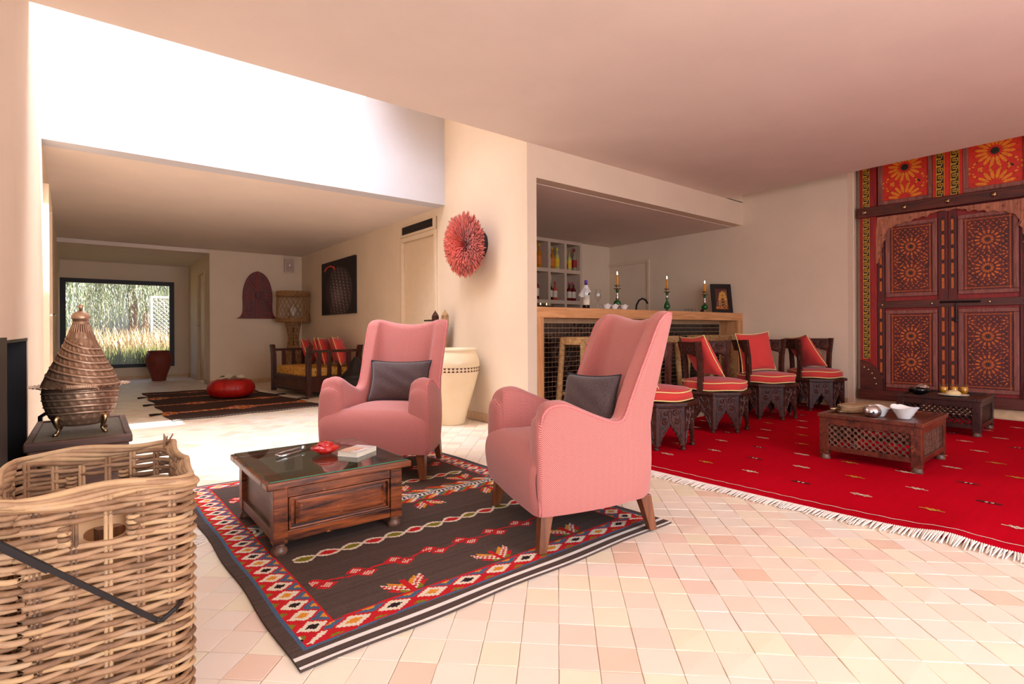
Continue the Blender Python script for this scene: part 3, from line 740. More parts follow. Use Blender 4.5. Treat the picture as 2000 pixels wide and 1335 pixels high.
for i in range(n):
    for j in range(20):
        u,v=(i+.5)/n,(j+.5)/20; wob=math.sin(u*9)*.1
        c=(.86,.80,.74,1) if v<.35+wob*.6 else (.80,.60-.1*v,.42-.1*v,1)
        if .2<u<.75 and .30<v<.42 and (i*3+j*5)%4: c=(.62,.08,.06,1)
        if .3<u<.85 and .60<v<.66 and i%3: c=(.8,.25,.15,1)
        mb.cur=c; x=-.084+.166*i/n; y=-.060+.120*j/20; z=.0232+.002*math.sin(u*5)
        mb.add([(x,y,z),(x+.166/n,y,z),(x+.166/n,y+.006,z),(x,y+.006,z)],[(0,1,2,3)])
mb.build('front_cover',m_print,t,fixn=False,weld=True)
MB().box(-.084,.082,-.060,.060,0,.002).box(.080,.0825,-.060,.060,0,.0235).box(-.084,.082,-.0605,.060,.0213,.0226).build('cover',m_white,t)
B(.0826,.0829,-.052,-.042,.008,.016).build('spine_mark',plain('navy_print',S(30,40,80)),t)

# ================================================================== WICKER BASKET
BX0,BX1,BY0,BY1,BH=-.175,.197,1.515,2.03,.625
k=N('wicker',.6,0,.35); oi=k.t.nodes.new('ShaderNodeObjectInfo').outputs['Random']; v=k.coord('Object'); a=k.noise(v,16,4,.6)
f=k.math('ADD',k.math('MULTIPLY',oi,.45),k.math('MULTIPLY',a,.6)); k.col(k.ramp(f,[(.25,S(96,70,52)),(.42,S(146,108,76)),(.58,S(176,138,104)),(.72,S(194,156,112)),(.9,S(166,146,130))])); k.bump(k.noise(v,120,3),.3,.001); m_wick=k.m
t=thing('log_basket','tall square wicker log basket with hand holes at the left front','basket',((BX0+BX1)/2,(BY0+BY1)/2,0))
bw,bd=(BX1-BX0)/2,(BY1-BY0)/2; rc=.045
def bper(s,wd,dp):
    """rounded rectangle, s in metres from front-left corner going right; returns point, outward normal"""
    a=wd-rc;b=dp-rc; L=[2*a,PI/2*rc,2*b,PI/2*rc,2*a,PI/2*rc,2*b,PI/2*rc]; s%=sum(L)
    q=0
    for l in L:
        if s<=l: break
        s-=l; q+=1
    if q==0: return (-a+s,-dp),(0,-1)
    if q==2: return (wd,-b+s),(1,0)
    if q==4: return (a-s,dp),(0,1)
    if q==6: return (-wd,b-s),(-1,0)
    c={1:(a,-b,-PI/2),3:(a,b,0),5:(-a,b,PI/2),7:(-a,-b,PI)}[q]; g=c[2]+s/rc
    return (c[0]+rc*math.cos(g),c[1]+rc*math.sin(g)),(math.cos(g),math.sin(g))
PER=4*(bw-rc)+4*(bd-rc)+2*PI*rc
nst=28; stp=PER/nst
rows=44
for r_ in range(rows):
    z=.018+r_*.0131; 
    hole=.500<z<.553
    fl_=lambda z_:1-.03*(1-z_/BH)
    segs=[(0,PER)]
    a=bw-rc
    if hole: segs=[(a+.062,2*a+PI/2*rc+2*(bd-rc)+PI/2*rc+a-.062),(2*a+PI/2*rc+2*(bd-rc)+PI/2*rc+a+.062,PER+a-.062)]
    for s0,s1 in segs:
        n=int((s1-s0)/.0135); pts=[]
        ph=PI*r_
        for q in range(n+1):
            s_=s0+(s1-s0)*q/n; (x,y),(nx,ny)=bper(s_,bw*fl_(z),bd*fl_(z))
            o_=.0058*math.sin(s_/stp*PI+ph); dz=.0016*math.sin(s_*7+r_*2.1)+.0016*math.cos(s_/stp*PI+ph)+.004*math.sin(s_*4+.5)
            pts.append((x+nx*o_,y+ny*o_,z+dz))
        rr=rnd.uniform(.0060,.0074)
        MB().tube(pts,rr,6,close=(not hole),cap=hole).build('wicker_strand',m_wick,t,smooth=True,fixn=False)
for q in range(nst):
    s_=(q+.5)*stp; (x,y),(nx,ny)=bper(s_,bw*.975,bd*.975)
    mb=MB()
    for dx in (-.0045,.0045): mb.tube([(x*.985-ny*dx,y*.985+nx*dx,.0),(x-ny*dx,y+nx*dx,.3),(x*1.01-ny*dx,y*1.01+nx*dx,.60)],.0046,6)
    mb.build('wicker_stake',m_wick,t,smooth=True,fixn=False)
for q,(zz,amp) in enumerate(((.590,.007),(.598,.010),(.606,.011),(.614,.010),(.621,.005))):       # plaited rim
    pts=[]; n=170
    for i in range(n):
        s_=PER*i/n; (x,y),(nx,ny)=bper(s_,bw,bd); g=s_*44+q*PI*.42
        pts.append((x+nx*amp*math.sin(g*.5),y+ny*amp*math.sin(g*.5),zz+.0065*math.cos(g*.5)))
    MB().tube(pts,.0072,7,close=True).build('plaited_rim',m_wick,t,smooth=True,fixn=False)
for yy in (-bd,bd):
    for sx in (-1,1):
        for q in range(4): MB().tube([(sx*.062+.010*math.cos(g*PI/4),yy*.985+.010*math.sin(g*PI/4),.507+q*.012) for g in range(8)],.0052,6,close=True).build('hole_binding',m_wick,t,smooth=True,fixn=False)
for q in range(9): MB().tube([(rnd.uniform(-.004,.004)+bw-.02,bd-.02,.60),(bw-.01+rnd.uniform(-.02,.03),bd-.02+rnd.uniform(-.02,.02),.635+rnd.uniform(0,.012))],.0016,4).build('frayed_end',m_wick,t)
B(-bw*.93,bw*.93,-bd*.93,bd*.93,.01,.022).build('base',m_wick,t)
# cardboard box inside
t=thing('cardboard_box','plain brown cardboard box with an oval hand hole inside the wicker basket','box',((BX0+BX1)/2+.01,(BY0+BY1)/2-.03,.024))
m_card=plain('cardboard',S(206,160,116),.85,var=.05,scale=30)
def holed(w_,h0,h1,hz,hw_,hh):
    """vertical sheet in xz with an oval hole: returns ring quads"""
    n=32; vi=[];vo=[]
    for i in range(n):
        a=2*PI*i/n; c,s_=math.cos(a),math.sin(a); vi.append((hw_*math.copysign(abs(c)**.6,c),hz+hh*math.copysign(abs(s_)**.9,s_)))
        m_=1/max(abs(c)/(w_),abs(s_)/max(1e-6,(h1-hz if s_>0 else hz-h0))); vo.append((c*m_,hz+s_*m_))
    return vi,vo
vi,vo=holed(.145,0,.535,.478,.040,.017)
mb=MB(); n=32
for y in (-.175,-.171):
    mb.add([(x,y,z) for x,z in vi]+[(x,y,z) for x,z in vo],[(i,(i+1)%n,n+(i+1)%n,n+i) for i in range(n)])
mb.add([(x,-.175,z) for x,z in vi]+[(x,-.171,z) for x,z in vi],[(i,n+i,n+(i+1)%n,(i+1)%n) for i in range(n)])
mb.build('front_panel',m_card,t)
MB().box(-.145,-.141,-.171,.10,0,.50).box(.141,.145,-.171,.10,0,.50).box(-.145,.145,.10,.104,0,.50).box(-.141,.141,-.171,.10,0,.004).build('side_panels',m_card,t)
t=thing('firewood','split log of firewood standing in the cardboard box in the basket','log',((BX0+BX1)/2+.03,(BY0+BY1)/2-.06,.03))
MB().lathe([(.045,0),(.048,.1),(.044,.3),(.046,.45)],14,disp=lambda a,z,r:.006*math.sin(a*3+z*4)).build('log',wood('log_bark',S(90,60,40),S(170,120,80),'Z',.8),t,smooth=False)
t=thing('fire_iron','long dark flat iron bar with bent tip leaning across the basket front','fire iron',(-.25,1.47,.0))
MB().box(-.005,.215+.0,0,.006,-.008,.008,frame((.02,.0,.62),(.345,0,-.32),(0.3,0,.35))).box(0,.47,-.002,.004,-.0055,.0055,frame((.02,.0,.62),(.345,.0,-.315),(.3,0,.35))).tube([(.362,.0,.308),(.375,.002,.303),(.40,.006,.318),(.415,.02,.326)],.0055,6).build('iron_bar',m_blk,t)

# ================================================================== OLD CHEST AND LIDDED COPPER VESSEL
t=thing('old_chest','worn dark wooden chest with ribbed top under the embossed metal vessel','chest',(-.042,3.19,0),math.radians(0))
m_oldw=wood('old_chest_wood',S(54,34,26),S(110,74,56),'X',.5,1,.4)
cw,cd,ch=.165,.34,.53
B(-cw,cw,-cd,cd,.06,ch-.035).build('body',m_oldw,t,bevel=.006)
MB().box(-cw-.012,cw+.012,-cd-.012,-cd+.012,ch-.035,ch).box(-cw-.012,cw+.012,cd-.012,cd+.012,ch-.035,ch).box(-cw-.012,-cw+.014,-cd+.012,cd-.012,ch-.035,ch).box(cw-.014,cw+.012,-cd+.012,cd-.012,ch-.035,ch).build('lid_frame',m_oldw,t,bevel=.006)
m_rib=plain('ribbed_top',S(112,98,78),.6,var=.2,scale=40)
rb=B(-cw+.01,cw-.01,-cd+.01,cd-.01,ch-.03,ch-.012).build('lid_panel',m_rib,t)
mb=MB()
for i in range(44): mb.box(-cw+.012,cw-.012,-cd+.014+i*.0148,-cd+.022+i*.0148,ch-.012,ch-.008)
mb.build('ribs',m_rib,rb)
for i in range(4): B(-cw+.03+.075*i,-cw+.036+.075*i,-cd-.004,-cd+.002,.1,ch-.05).build('batten',m_oldw,t)
MB().box(-cw-.016,-cw+.03,-cd-.02,-cd+.0,.40,.455).build('corner_clamp',m_oldw,t,bevel=.005)
MB().lathe([(.003,0),(.03,.0),(.034,.006),(.03,.012),(.005,.014)],20,T((-cw+.05,-cd-.002,.44))@RX(PI/2)).build('brass_disc',m_brass,t,smooth=True)
MB().tube([(-cw+.0,cd+.01,ch-.03),(-cw+.0,cd+.012,ch+.02),(-cw+.02,cd+.012,ch+.035),(-.02,cd+.012,ch+.035),(0,cd+.012,ch+.02),(0,cd+.01,ch-.03)],.010,8).build('back_handle',m_blk,t,smooth=True)
for sx in (-1,1):
    for sy in (-1,1): B(sx*(cw-.03)-.025,sx*(cw-.03)+.025,sy*(cd-.03)-.025,sy*(cd-.03)+.025,0,.062).build('foot',m_oldw,t)
t=thing('serving_vessel','large embossed metal vessel with tall conical lid on the old chest','vessel',(-.042,3.09,ch-.008)); t.scale=(.80,.80,1)
k=N('embossed_metal',.42,.65,.5); v=k.coord('Object'); a=k.noise(v,30,5,.6); k.col(k.ramp(a,[(.3,(.26,.17,.12,1)),(.6,(.46,.34,.25,1)),(.8,(.58,.46,.36,1))])); pt=k.t.nodes.new('ShaderNodeNewGeometry').outputs['Pointiness']; k.col(k.mix(k.ramp(pt,[(.46,(0,0,0,1)),(.54,(1,1,1,1))]),S(92,62,44),S(206,170,140))); vo_=k.t.nodes.new('ShaderNodeTexVoronoi'); k.set(vo_,'Vector',v); k.set(vo_,'Scale',150); k.bump(vo_.outputs[0],.35,.0015); m_emb=k.m  # relief shading put into the colour: ridges lighter, recesses darker
def scroll(a,s,k1):  # small curls between the ridges
    return .0012*math.sin(a*34+3*math.sin(s*2))*math.cos(s*PI)
def wave(a,z,amp,per,ph=0,curl=True):
    s_=(z+amp*math.sin(a+ph))/per; f=s_-math.floor(s_); d=abs(f-.5)*2
    ridge=.0066*math.exp(-((1-d)/.18)**2)
    c=.0026*max(0,math.sin(a*26+s_*2.5))*max(0,math.cos((f-.5)*PI*1.2)) if curl else 0
    return ridge+c
prof=[]
def bprof(q): # bowl radius against height
    pts=[(0,.085),(.012,.115),(.04,.140),(.08,.158),(.12,.168),(.155,.170),(.170,.168)]
    for (z0,r0),(z1,r1) in zip(pts,pts[1:]):
        if z0<=q<=z1: return r0+(r1-r0)*(q-z0)/(z1-z0)
    return pts[-1][1]
bz=.036; prof=[(bprof(q*.170/50),bz+q*.170/50) for q in range(51)]
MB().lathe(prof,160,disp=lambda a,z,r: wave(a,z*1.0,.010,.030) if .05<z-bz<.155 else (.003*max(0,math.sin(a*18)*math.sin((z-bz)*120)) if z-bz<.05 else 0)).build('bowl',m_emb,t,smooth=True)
mb=MB().lathe([(.168,.203),(.176,.200),(.186,.203),(.190,.206)],96,capb=False,capt=False)
mb.grid(160,4,lambda u,v:((.178+.046*v+.003*math.sin(u*2*PI*40)*v)*math.cos(u*2*PI),(.178+.046*v+.003*math.sin(u*2*PI*40)*v)*math.sin(u*2*PI),.209+.004*math.sin(u*2*PI*40)*v+.004*v),closeu=True)
mb.build('rim_flange',m_emb,t,smooth=True)
lp=[]
def lprof(h):
    pts=[(0,.176),(.05,.152),(.12,.112),(.19,.074),(.24,.052),(.27,.040),(.285,.036)]
    for (z0,r0),(z1,r1) in zip(pts,pts[1:]):
        if z0<=h<=z1: return r0+(r1-r0)*(h-z0)/(z1-z0)
    return pts[-1][1]
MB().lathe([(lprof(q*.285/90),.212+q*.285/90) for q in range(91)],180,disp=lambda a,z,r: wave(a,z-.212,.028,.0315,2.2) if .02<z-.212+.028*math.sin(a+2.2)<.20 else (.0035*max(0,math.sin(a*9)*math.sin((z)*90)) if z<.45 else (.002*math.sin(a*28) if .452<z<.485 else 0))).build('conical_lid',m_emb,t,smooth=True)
MB().lathe([(.036,.497),(.036,.506),(.041,.508),(.044,.514),(.043,.522),(.034,.534),(.018,.544),(.009,.548),(.006,.553),(.011,.560),(.012,.566),(.008,.573),(.002,.575)],40).build('finial',m_emb,t,smooth=True)
for g in (-PI/2,PI/2):
    R_=RZ(g+PI/2); mb=MB()
    pts=[(-.075,-.205,.20),(-.068,-.225,.212),(-.05,-.232,.216),(0,-.235,.218),(.05,-.232,.216),(.068,-.225,.212),(.075,-.205,.20)]
    mb.tube([R_@Vector(p) for p in pts],[.006,.007,.0085,.010,.0085,.007,.006],8)
    for q in range(14): x=-.055+q*.0085; mb.tube([R_@Vector((x,-.243,.217)),R_@Vector((x,-.226,.226))],.0030,5)
    mb.build('handle',m_emb,t,smooth=True)
for g in (.75,2.3,3.9,5.5):
    R_=RZ(g); MB().tube([R_@Vector(p) for p in ((.128,0,.085),(.150,0,.07),(.140,0,.045),(.128,0,.025),(.142,0,.008),(.158,0,.006))],[.020,.018,.011,.008,.008,.007],8).build('claw_foot',m_brass,t,smooth=True)
    
# ================================================================== CORRIDOR AND ALCOVE
# wooden daybed along the picture wall, footboard ends towards the camera and away
t=thing('daybed','dark slatted wooden daybed with patterned yellow mattress under the dark portrait','daybed',(2.766,8.53,0),math.radians(7.6))
bx,by=.40,.62
m_bed=wood('daybed_wood',S(40,16,10),S(80,38,24),'Z',.4)
for sx in (-1,1):
    for sy in (-1,1):
        P=[(sx*bx,sy*by,.03),(sx*bx,sy*by,.45),(sx*bx,sy*(by+.008),.60),(sx*(bx+.004),sy*(by+.035),.72),(sx*bx,sy*(by+.06),.765)]
        mb=MB(); w_=.034
        vs=[(x+a*w_,y+b*w_,z) for x,y,z in P for a,b in((-1,-1),(1,-1),(1,1),(-1,1))]
        fs=[(3,2,1,0),(16,17,18,19)]+[(q*4+i,q*4+(i+1)%4,q*4+4+(i+1)%4,q*4+4+i) for q in range(4) for i in range(4)]
        mb.add(vs,fs).build('post',m_bed,t,bevel=.004)
for sy in (-1,1):
    y=sy*by
    B(-bx,bx,y-.022+sy*.02,y+.022+sy*.02,.66,.70).build('end_rail',m_bed,t,bevel=.004)
    for i in range(4): x=-bx+.16*(i+1); B(x-.030,x+.030,y-.012,y+.012,.30,.665).build('slat',m_bed,t,bevel=.002)
    B(-bx,bx,y-.016,y+.016,.08,.30).build('end_panel',m_bed,t)
for sx in (-1,1):
    x=sx*bx; 
    B(x-.02,x+.02,-by,by,.265,.31).build('side_rail',m_bed,t,bevel=.003); B(x-.02,x+.02,-by,by,.075,.12).build('side_rail',m_bed,t,bevel=.003)
B(-bx-.004,-bx+.006,-by+.03,.0,.12,.265).build('panel',m_bed,t)
B(-bx-.004,-bx+.006,.0,by-.03,.12,.265).build('panel',m_bed,t)
mb=MB()
for i in range(34):
    for s_ in (-1,1):
        y=-by+.04+i*.035
        if y<-.02 or s_: mb.tube([(-bx-.010,y,.13 if s_>0 else .255),(-bx-.010,min(y+.12,by-.03),.255 if s_>0 else .13)],.0035,4)
stuff(mb.build('lattice',m_ball,t))
B(-bx+.02,bx-.02,-by+.03,by-.03,.27,.30).build('seat_board',m_bed,t)
k=N('yellow_print',.85,0,.1); v=k.coord('Object',(1,1,1)); vo_=k.t.nodes.new('ShaderNodeTexVoronoi'); k.set(vo_,'Vector',v); k.set(vo_,'Scale',24); a=k.noise(v,45,3,.6,1.5)
k.col(k.mix(k.ramp(a,[(.46,(0,0,0,1)),(.54,(1,1,1,1))]),k.ramp(vo_.outputs[0],[(.25,S(150,60,30)),(.45,S(214,150,64))]),S(226,176,96))); m_yprint=k.m
def rbox(x0,x1,y0,y1,z0,z1,name,mat,par,b=.02): return B(x0,x1,y0,y1,z0,z1).build(name,mat,par,bevel=b,seg=3)
rbox(-bx+.03,bx-.03,-by+.04,by-.04,.302,.435,'mattress',m_yprint,t,.025)
for i,(y,z,lean_,rz,lab) in enumerate(((9.10,.65,-.30,-.55,'coral cushion at the far end of the daybed, nearest the rattan lamp'),(8.74,.66,-.26,-.35,'coral cushion second from the far end of the daybed'),(8.50,.66,-.24,-.62,'coral cushion in the middle of the daybed row'),(8.30,.68,-.18,-.1,'coral cushion mostly hidden behind its neighbour on the daybed'),(8.06,.67,-.3,-.62,'coral cushion at the near end of the daybed'))):
    M_=T((2.84+.04*i+(.06 if i==3 else 0),y,z))@RZ(-PI/2+rz+PI)@RX(lean_)
    pillow('cushion',lab,.44,.44,.13,m_red,m_yel,M_,group='coral cushions with yellow piping on the daybed',n=16)
# rattan lamp
t=thing('rattan_lamp','woven rattan floor lamp in the alcove corner beside the daybed','lamp',(3.0,10.52,0))
k=N('rattan',.7,0,.2); k.col(k.ramp(k.noise(k.coord('Object'),30,3),[(.3,S(140,96,58)),(.7,S(186,140,92))])); m_rat=k.m
def weave(mb,prof,n,r,turns,k_=24):
    z0,z1=prof[0][1],prof[-1][1]
    def rad(z):
        for (r0,a),(r1,b) in zip(prof,prof[1:]):
            if a<=z<=b: return r0+(r1-r0)*(z-a)/(b-a)
        return prof[-1][0]
    for s_ in (-1,1):
        for i in range(n):
            pts=[]
            for q in range(k_+1):
                z=z0+(z1-z0)*q/k_; a=2*PI*i/n+s_*turns*2*PI*q/k_+s_*.03; R_=rad(z)+s_*r*.7; pts.append((R_*math.cos(a),R_*math.sin(a),z))
            mb.tube(pts,r,4)
mb=MB(); weave(mb,[(.20,.02),(.15,.35),(.10,.72),(.085,.85),(.11,1.02),(.135,1.14)],16,.0055,.28)
for z,R_ in ((.02,.20),(1.14,.135),(1.12,.13)): mb.tube([(R_*math.cos(a*PI/14),R_*math.sin(a*PI/14),z) for a in range(28)],.011,6,close=True)
mb.build('woven_base',m_rat,t)
mb=MB(); weave(mb,[(.295,1.165),(.285,1.72)],22,.0055,.16)
for z,R_,r in ((1.165,.297,.014),(1.19,.296,.012),(1.215,.296,.01),(1.65,.29,.01),(1.675,.289,.012),(1.70,.288,.014),(1.722,.287,.013)): mb.tube([(R_*math.cos(a*PI/18),R_*math.sin(a*PI/18),z) for a in range(36)],r,6,close=True)
for i in range(90):
    a=rnd.uniform(0,2*PI); z=rnd.choice((rnd.uniform(1.16,1.24),rnd.uniform(1.62,1.72))); mb.tube([(.30*math.cos(a),.30*math.sin(a),z),(.298*math.cos(a+.2),.298*math.sin(a+.2),z+rnd.uniform(-.03,.03))],.006,4)
mb.build('lamp_shade',m_rat,t)
MB().lathe([(.004,1.25),(.018,1.255),(.022,1.29),(.05,1.33),(.062,1.38),(.05,1.43),(.02,1.455),(.003,1.46)],18).tube([(0,0,1.10),(0,0,1.26)],.012,8).build('bulb',m_white,t,smooth=True)
MB().tube([(0,0,.02),(0,0,1.12)],.008,6).build('pole',m_blk,t)
# painted wooden shield
t=thing('wall_shield','bell shaped carved dark red wooden panel on the alcove wall','wall panel',(2.465,YA-.03,1.22))
half_=[(.372,0),(.315,.03),(.268,.11),(.258,.25),(.262,.40),(.255,.52),(.225,.66),(.170,.78),(.09,.865),(0,.90)]
cv=catmull(half_,4); outl=[(-x,z) for x,z in cv]+[(x,z) for x,z in reversed(cv[:-1])]
m_shd=wood('shield_wood',S(60,14,9),S(118,38,22),'Z',.5,1.5,.5); m_shr=plain('shield_ridges',S(160,44,24),.5,var=.3,scale=30)
MB().prism(outl[::-1],-.012,.015,tri=True).build('board',m_shd,t)
mb=MB(); R_=.006
for L in ([(-.02,.03),(-.02,.85)],[(.02,.03),(.02,.85)],[(-.25,.46),(-.05,.46)],[(.25,.46),(.05,.46)],[(-.25,.41),(-.05,.41)],[(.25,.41),(.05,.41)],[(-.19,.72),(-.05,.52)],[(.19,.72),(.05,.52)],[(-.15,.76),(-.03,.58)],[(.15,.76),(.03,.58)]): mb.tube([(x,-.014,z) for x,z in L],R_,5)
for sx in (-1,1):
    mb.tube([(sx*(.04+.21*math.sin(q*PI/16)),-.014,.37-.30*(1-math.cos(q*PI/16))) for q in range(9)],R_,5)
    mb.tube([(sx*(.27-.21*math.sin(q*PI/16)),-.014,.06+.27*(1-math.cos(q*PI/16))*0+.03*q*.8) for q in range(9)],R_,5)
    mb.tube([(sx*.06,-.014,.05),(sx*.24,-.014,.05),(sx*.235,-.014,.11),(sx*.07,-.014,.11)],.004,5,close=True)
mb.tube([(x*.93,-.014,z*.955+.01) for x,z in outl[::2]],R_,5,close=True); mb.build('ridges',m_shr,t)
B(-.04,.04,-.035,-.012,.38,.50).build('boss',m_shd,t,bevel=.008)
# speaker
t=thing('wall_speaker','small white box loudspeaker high in the alcove corner above the rattan lamp','speaker',(3.02,YA-.10,2.26),-.12)
B(-.082,.082,-.06,.075,-.135,.135).build('cabinet',m_wplastic,t,bevel=.008); B(-.072,.072,-.066,-.058,-.125,.125).build('grille',plain('speaker_grille',S(186,160,146),.8,var=.1,scale=300),t,bevel=.004)
MB().lathe([(.002,0),(.010,.001),(.012,.004)],12,T((0,-.066,0))@RX(PI/2)).build('badge',m_silver,t)
MB().box(-.02,.02,.07,.105,-.03,.03).build('bracket',m_wplastic,t)
# portrait
t=thing('portrait_picture','dark unframed portrait of a braided head with red beads on the hall wall','picture',(XH-.02,8.89,1.72))
n,mm=72,44; mb=MB()
for j in range(n):
    for i in range(mm):
        u=(i+.5)/mm; v=(j+.5)/n
        c=[.012,.006,.008]
        hx_=(u-.52)/.42; hz_=(v-.40)/.47; e=hx_*hx_+hz_*hz_
        if u>.08 and e<1:
            sh=max(0,1-e)**.5; row=math.sin((u+.25*v)*62); bead=math.sin(v*110+u*20)
            s_=.04+.30*sh*max(0,row)*(.5+.5*bead)+.12*sh*math.exp(-((u-.5)**2+(v-.35)**2)/.03)
            if u<.30: s_=.06*sh
            c=[s_*1.15,s_*.8,s_*.8]
            if .36<u<.62 and .15<v<.62 and row>.75 and bead>.7: c=[.42,.34,.34]
        ar=abs(math.hypot((u-.27)/.15,(v-.84)/.075)-1)
        if ar<.16 and v>.835: c=[.75,.02,.015] if (i*2+j)%3 else [.9,.2,.15]
        mb.cur=(*c,1); W_,H_=1.53,.92
        y=.765-1.53*i/mm; z=-.46+.92*j/n
        mb.add([(-.0205,y,z),(-.0205,y-1.53/mm,z),(-.0205,y-1.53/mm,z+.92/n),(-.0205,y,z+.92/n)],[(0,3,2,1)])
mb.build('photograph',m_print,t,fixn=False)
B(-.020,.020,-.765,.765,-.46,.46).build('panel',m_blk,t)
# red pouf with a folded paper
t=thing('pouf','round red leather pouf on the brown striped rug','pouf',(1.60,8.70,.012)); t.scale=(.9,.9,1.06)
k=N('red_leather',.38,0,.5); k.col(k.ramp(k.noise(k.coord('Object'),8,4),[(.3,S(156,14,14)),(.7,S(190,28,24))])); m_lea=k.m
def pf(a,z,r): q=abs(((a/(2*PI)*12)%1)-.5)*2; return -.006*max(0,q-.86)/.14
MB().lathe([(.02,0),(.22,.004),(.30,.03),(.345,.08),(.355,.125),(.345,.17),(.305,.215),(.22,.245),(.10,.255),(.01,.256)],96,disp=pf).build('cover',m_lea,t,smooth=True)
mb=MB()
for i in range(12): a=2*PI*(i+.0)/12; mb.tube([(r*math.cos(a),r*math.sin(a),z+.002) for r,z in ((.30,.03),(.345,.08),(.355,.125),(.345,.17),(.305,.215),(.22,.245),(.10,.255))],.003,5)
mb.tube([(.10*math.cos(a*PI/12),.10*math.sin(a*PI/12),.257) for a in range(24)],.004,5,close=True); mb.build('seams',m_lea,t)
t=thing('open_magazine','pale open magazine lying on the red leather pouf','magazine',(1.60,8.66,.283),-.55)
for s_ in (-1,1):
    MB().grid(10,4,lambda u,v:(s_*u*.15,(v-.5)*.21,.05*math.sin(u*PI*.9)+.006)).grid(10,4,lambda u,v:(s_*u*.15,(v-.5)*.21,0.001)).build('page',plain('paper',S(226,214,184),.8,var=.04),t,fixn=False)
# terracotta jar before the window
t=thing('terracotta_jar','tall brown terracotta jar in front of the big garden window','jar',(1.04,12.75,0))
MB().lathe([(.11,0),(.125,.01),(.12,.03),(.15,.14),(.205,.30),(.235,.42),(.225,.51),(.185,.565),(.178,.575),(.195,.59),(.190,.602),(.165,.60),(.155,.57),(.14,.4)],40,capt=False).build('body',plain('terracotta',S(122,44,26),.6,var=.12,scale=14,bump=.2),t,smooth=True)
# lantern on the floor behind the armchair
t=thing('floor_lantern','dark pierced metal lantern with pointed top beside the daybed','lantern',(2.93,7.28,0),.3)
MB().lathe([(.14,0),(.15,.01),(.15,.03),(.205,.05),(.205,.30),(.215,.31),(.215,.33)],8).build('body',m_blk,t,bevel=.003)
MB().lathe([(.225,.33),(.19,.36),(.12,.44),(.115,.45),(.07,.54),(.03,.60),(.006,.62)],32,disp=lambda a,z,r:.003*math.sin(a*24)).build('cap',m_blk,t,smooth=True)
for i in range(8): a=2*PI*(i+.5)/8; MB().lathe([(.002,0),(.02,.001),(.024,.006)],10,T((.19*math.cos(a),.19*math.sin(a),.18))@RZ(a)@RY(PI/2)).build('stud',m_silver,t)
# vase
t=thing('floor_vase','tall cream ceramic vase with a brown triangle band beside the hat wall','vase',(2.95,4.76,0))
k=N('cream_glaze',.28,0,.5); k.col(k.ramp(k.noise(k.coord('Object'),3,3),[(.3,S(228,202,160)),(.7,S(236,214,178))])); m_cream=k.m
MB().lathe([(.13,0),(.138,.008),(.17,.14),(.225,.32),(.275,.50),(.285,.545),(.290,.55),(.291,.60),(.295,.605),(.292,.66),(.272,.725),(.252,.757),(.252,.765),(.262,.772),(.262,.785),(.245,.79),(.232,.78),(.23,.74)],72,capt=False).build('body',m_cream,t,smooth=True)
mb=MB(); n=44
for i in range(n):
    a0,a1=2*PI*i/n,2*PI*(i+1)/n; am=(a0+a1)/2
    for zz,tip in ((.553,.573),(.597,.577)):
        P_=lambda a,z:((.2915+(.0008))*math.cos(a),.2923*math.sin(a),z)
        mb.add([P_(a0+.01,zz),P_(a1-.01,zz),P_(am,tip)],[(0,1,2),(2,1,0)])
stuff(mb.build('triangle_band',plain('brown_slip',S(112,44,30),.5),t,fixn=False))
# carved wooden lock beam leaning against wall behind the vase
t=thing('carved_post','tall carved wooden plank with two pointed turrets leaning behind the cream vase','carving',(3.17,5.36,0))
m_cv=wood('carved_pale_wood',S(120,84,52),S(190,148,98),'Z',.6,1.5,.5)
B(-.025,.02,-.085,.085,.0,.70).build('lower_plank',m_blk,t)
B(-.025,.02,-.12,.12,.70,1.10).build('plank',m_cv,t,bevel=.004)
mb=MB()
for i in range(7): mb.box(-.03,-.02,-.11+i*.033,-.095+i*.033,1.075,1.10)
mb.build('notches',m_cv,t)
for y,m_ in ((-.11,m_cv),(.11,m_dark)):
    MB().box(-.03,.03,y-.032,y+.032,1.02,1.14).lathe([(.040,1.14),(.042,1.15),(.026,1.175),(.008,1.20),(.003,1.215)],8,T((0,y,0))).build('turret',m_,t,bevel=.002)
# feather hat
t=thing('feather_hat','round coral red feather hat with dark woven cap on the hall wall','feather hat',(XH,4.74,1.90)); t.rotation_euler=(0,0,0)
HM=RY(-PI/2)@RZ(0)      # local +z -> -x (away from the wall)
HM=Matrix(((0,0,-1,0),(0,1,0,0),(1,0,0,0),(0,0,0,1)))
tilt=RZ(.10)@RY(-.10)
MB().lathe([(.16,.003),(.175,.02),(.15,.07),(.11,.12),(.07,.15),(.02,.16)],36,tilt@HM,capt=True).build('woven_cap',plain('dark_raffia',S(44,30,26),.8,var=.3,scale=60),t,smooth=True)
mb=MB()
for i in range(9): R_=.165-.012*i; mb.tube([tilt@HM@Vector((R_*1.03*math.cos(a*PI/16),R_*1.03*math.sin(a*PI/16),.01+.013*i)) for a in range(32)],.004,4,close=True)
mb.build('woven_rings',m_blk,t)
k=N('coral_feathers',.9,0,.1); c_=k.attr('Col').outputs['Color']; k.col(c_); k.set(k.b,'Sheen Weight',.4); m_fea=k.m
mb=MB()
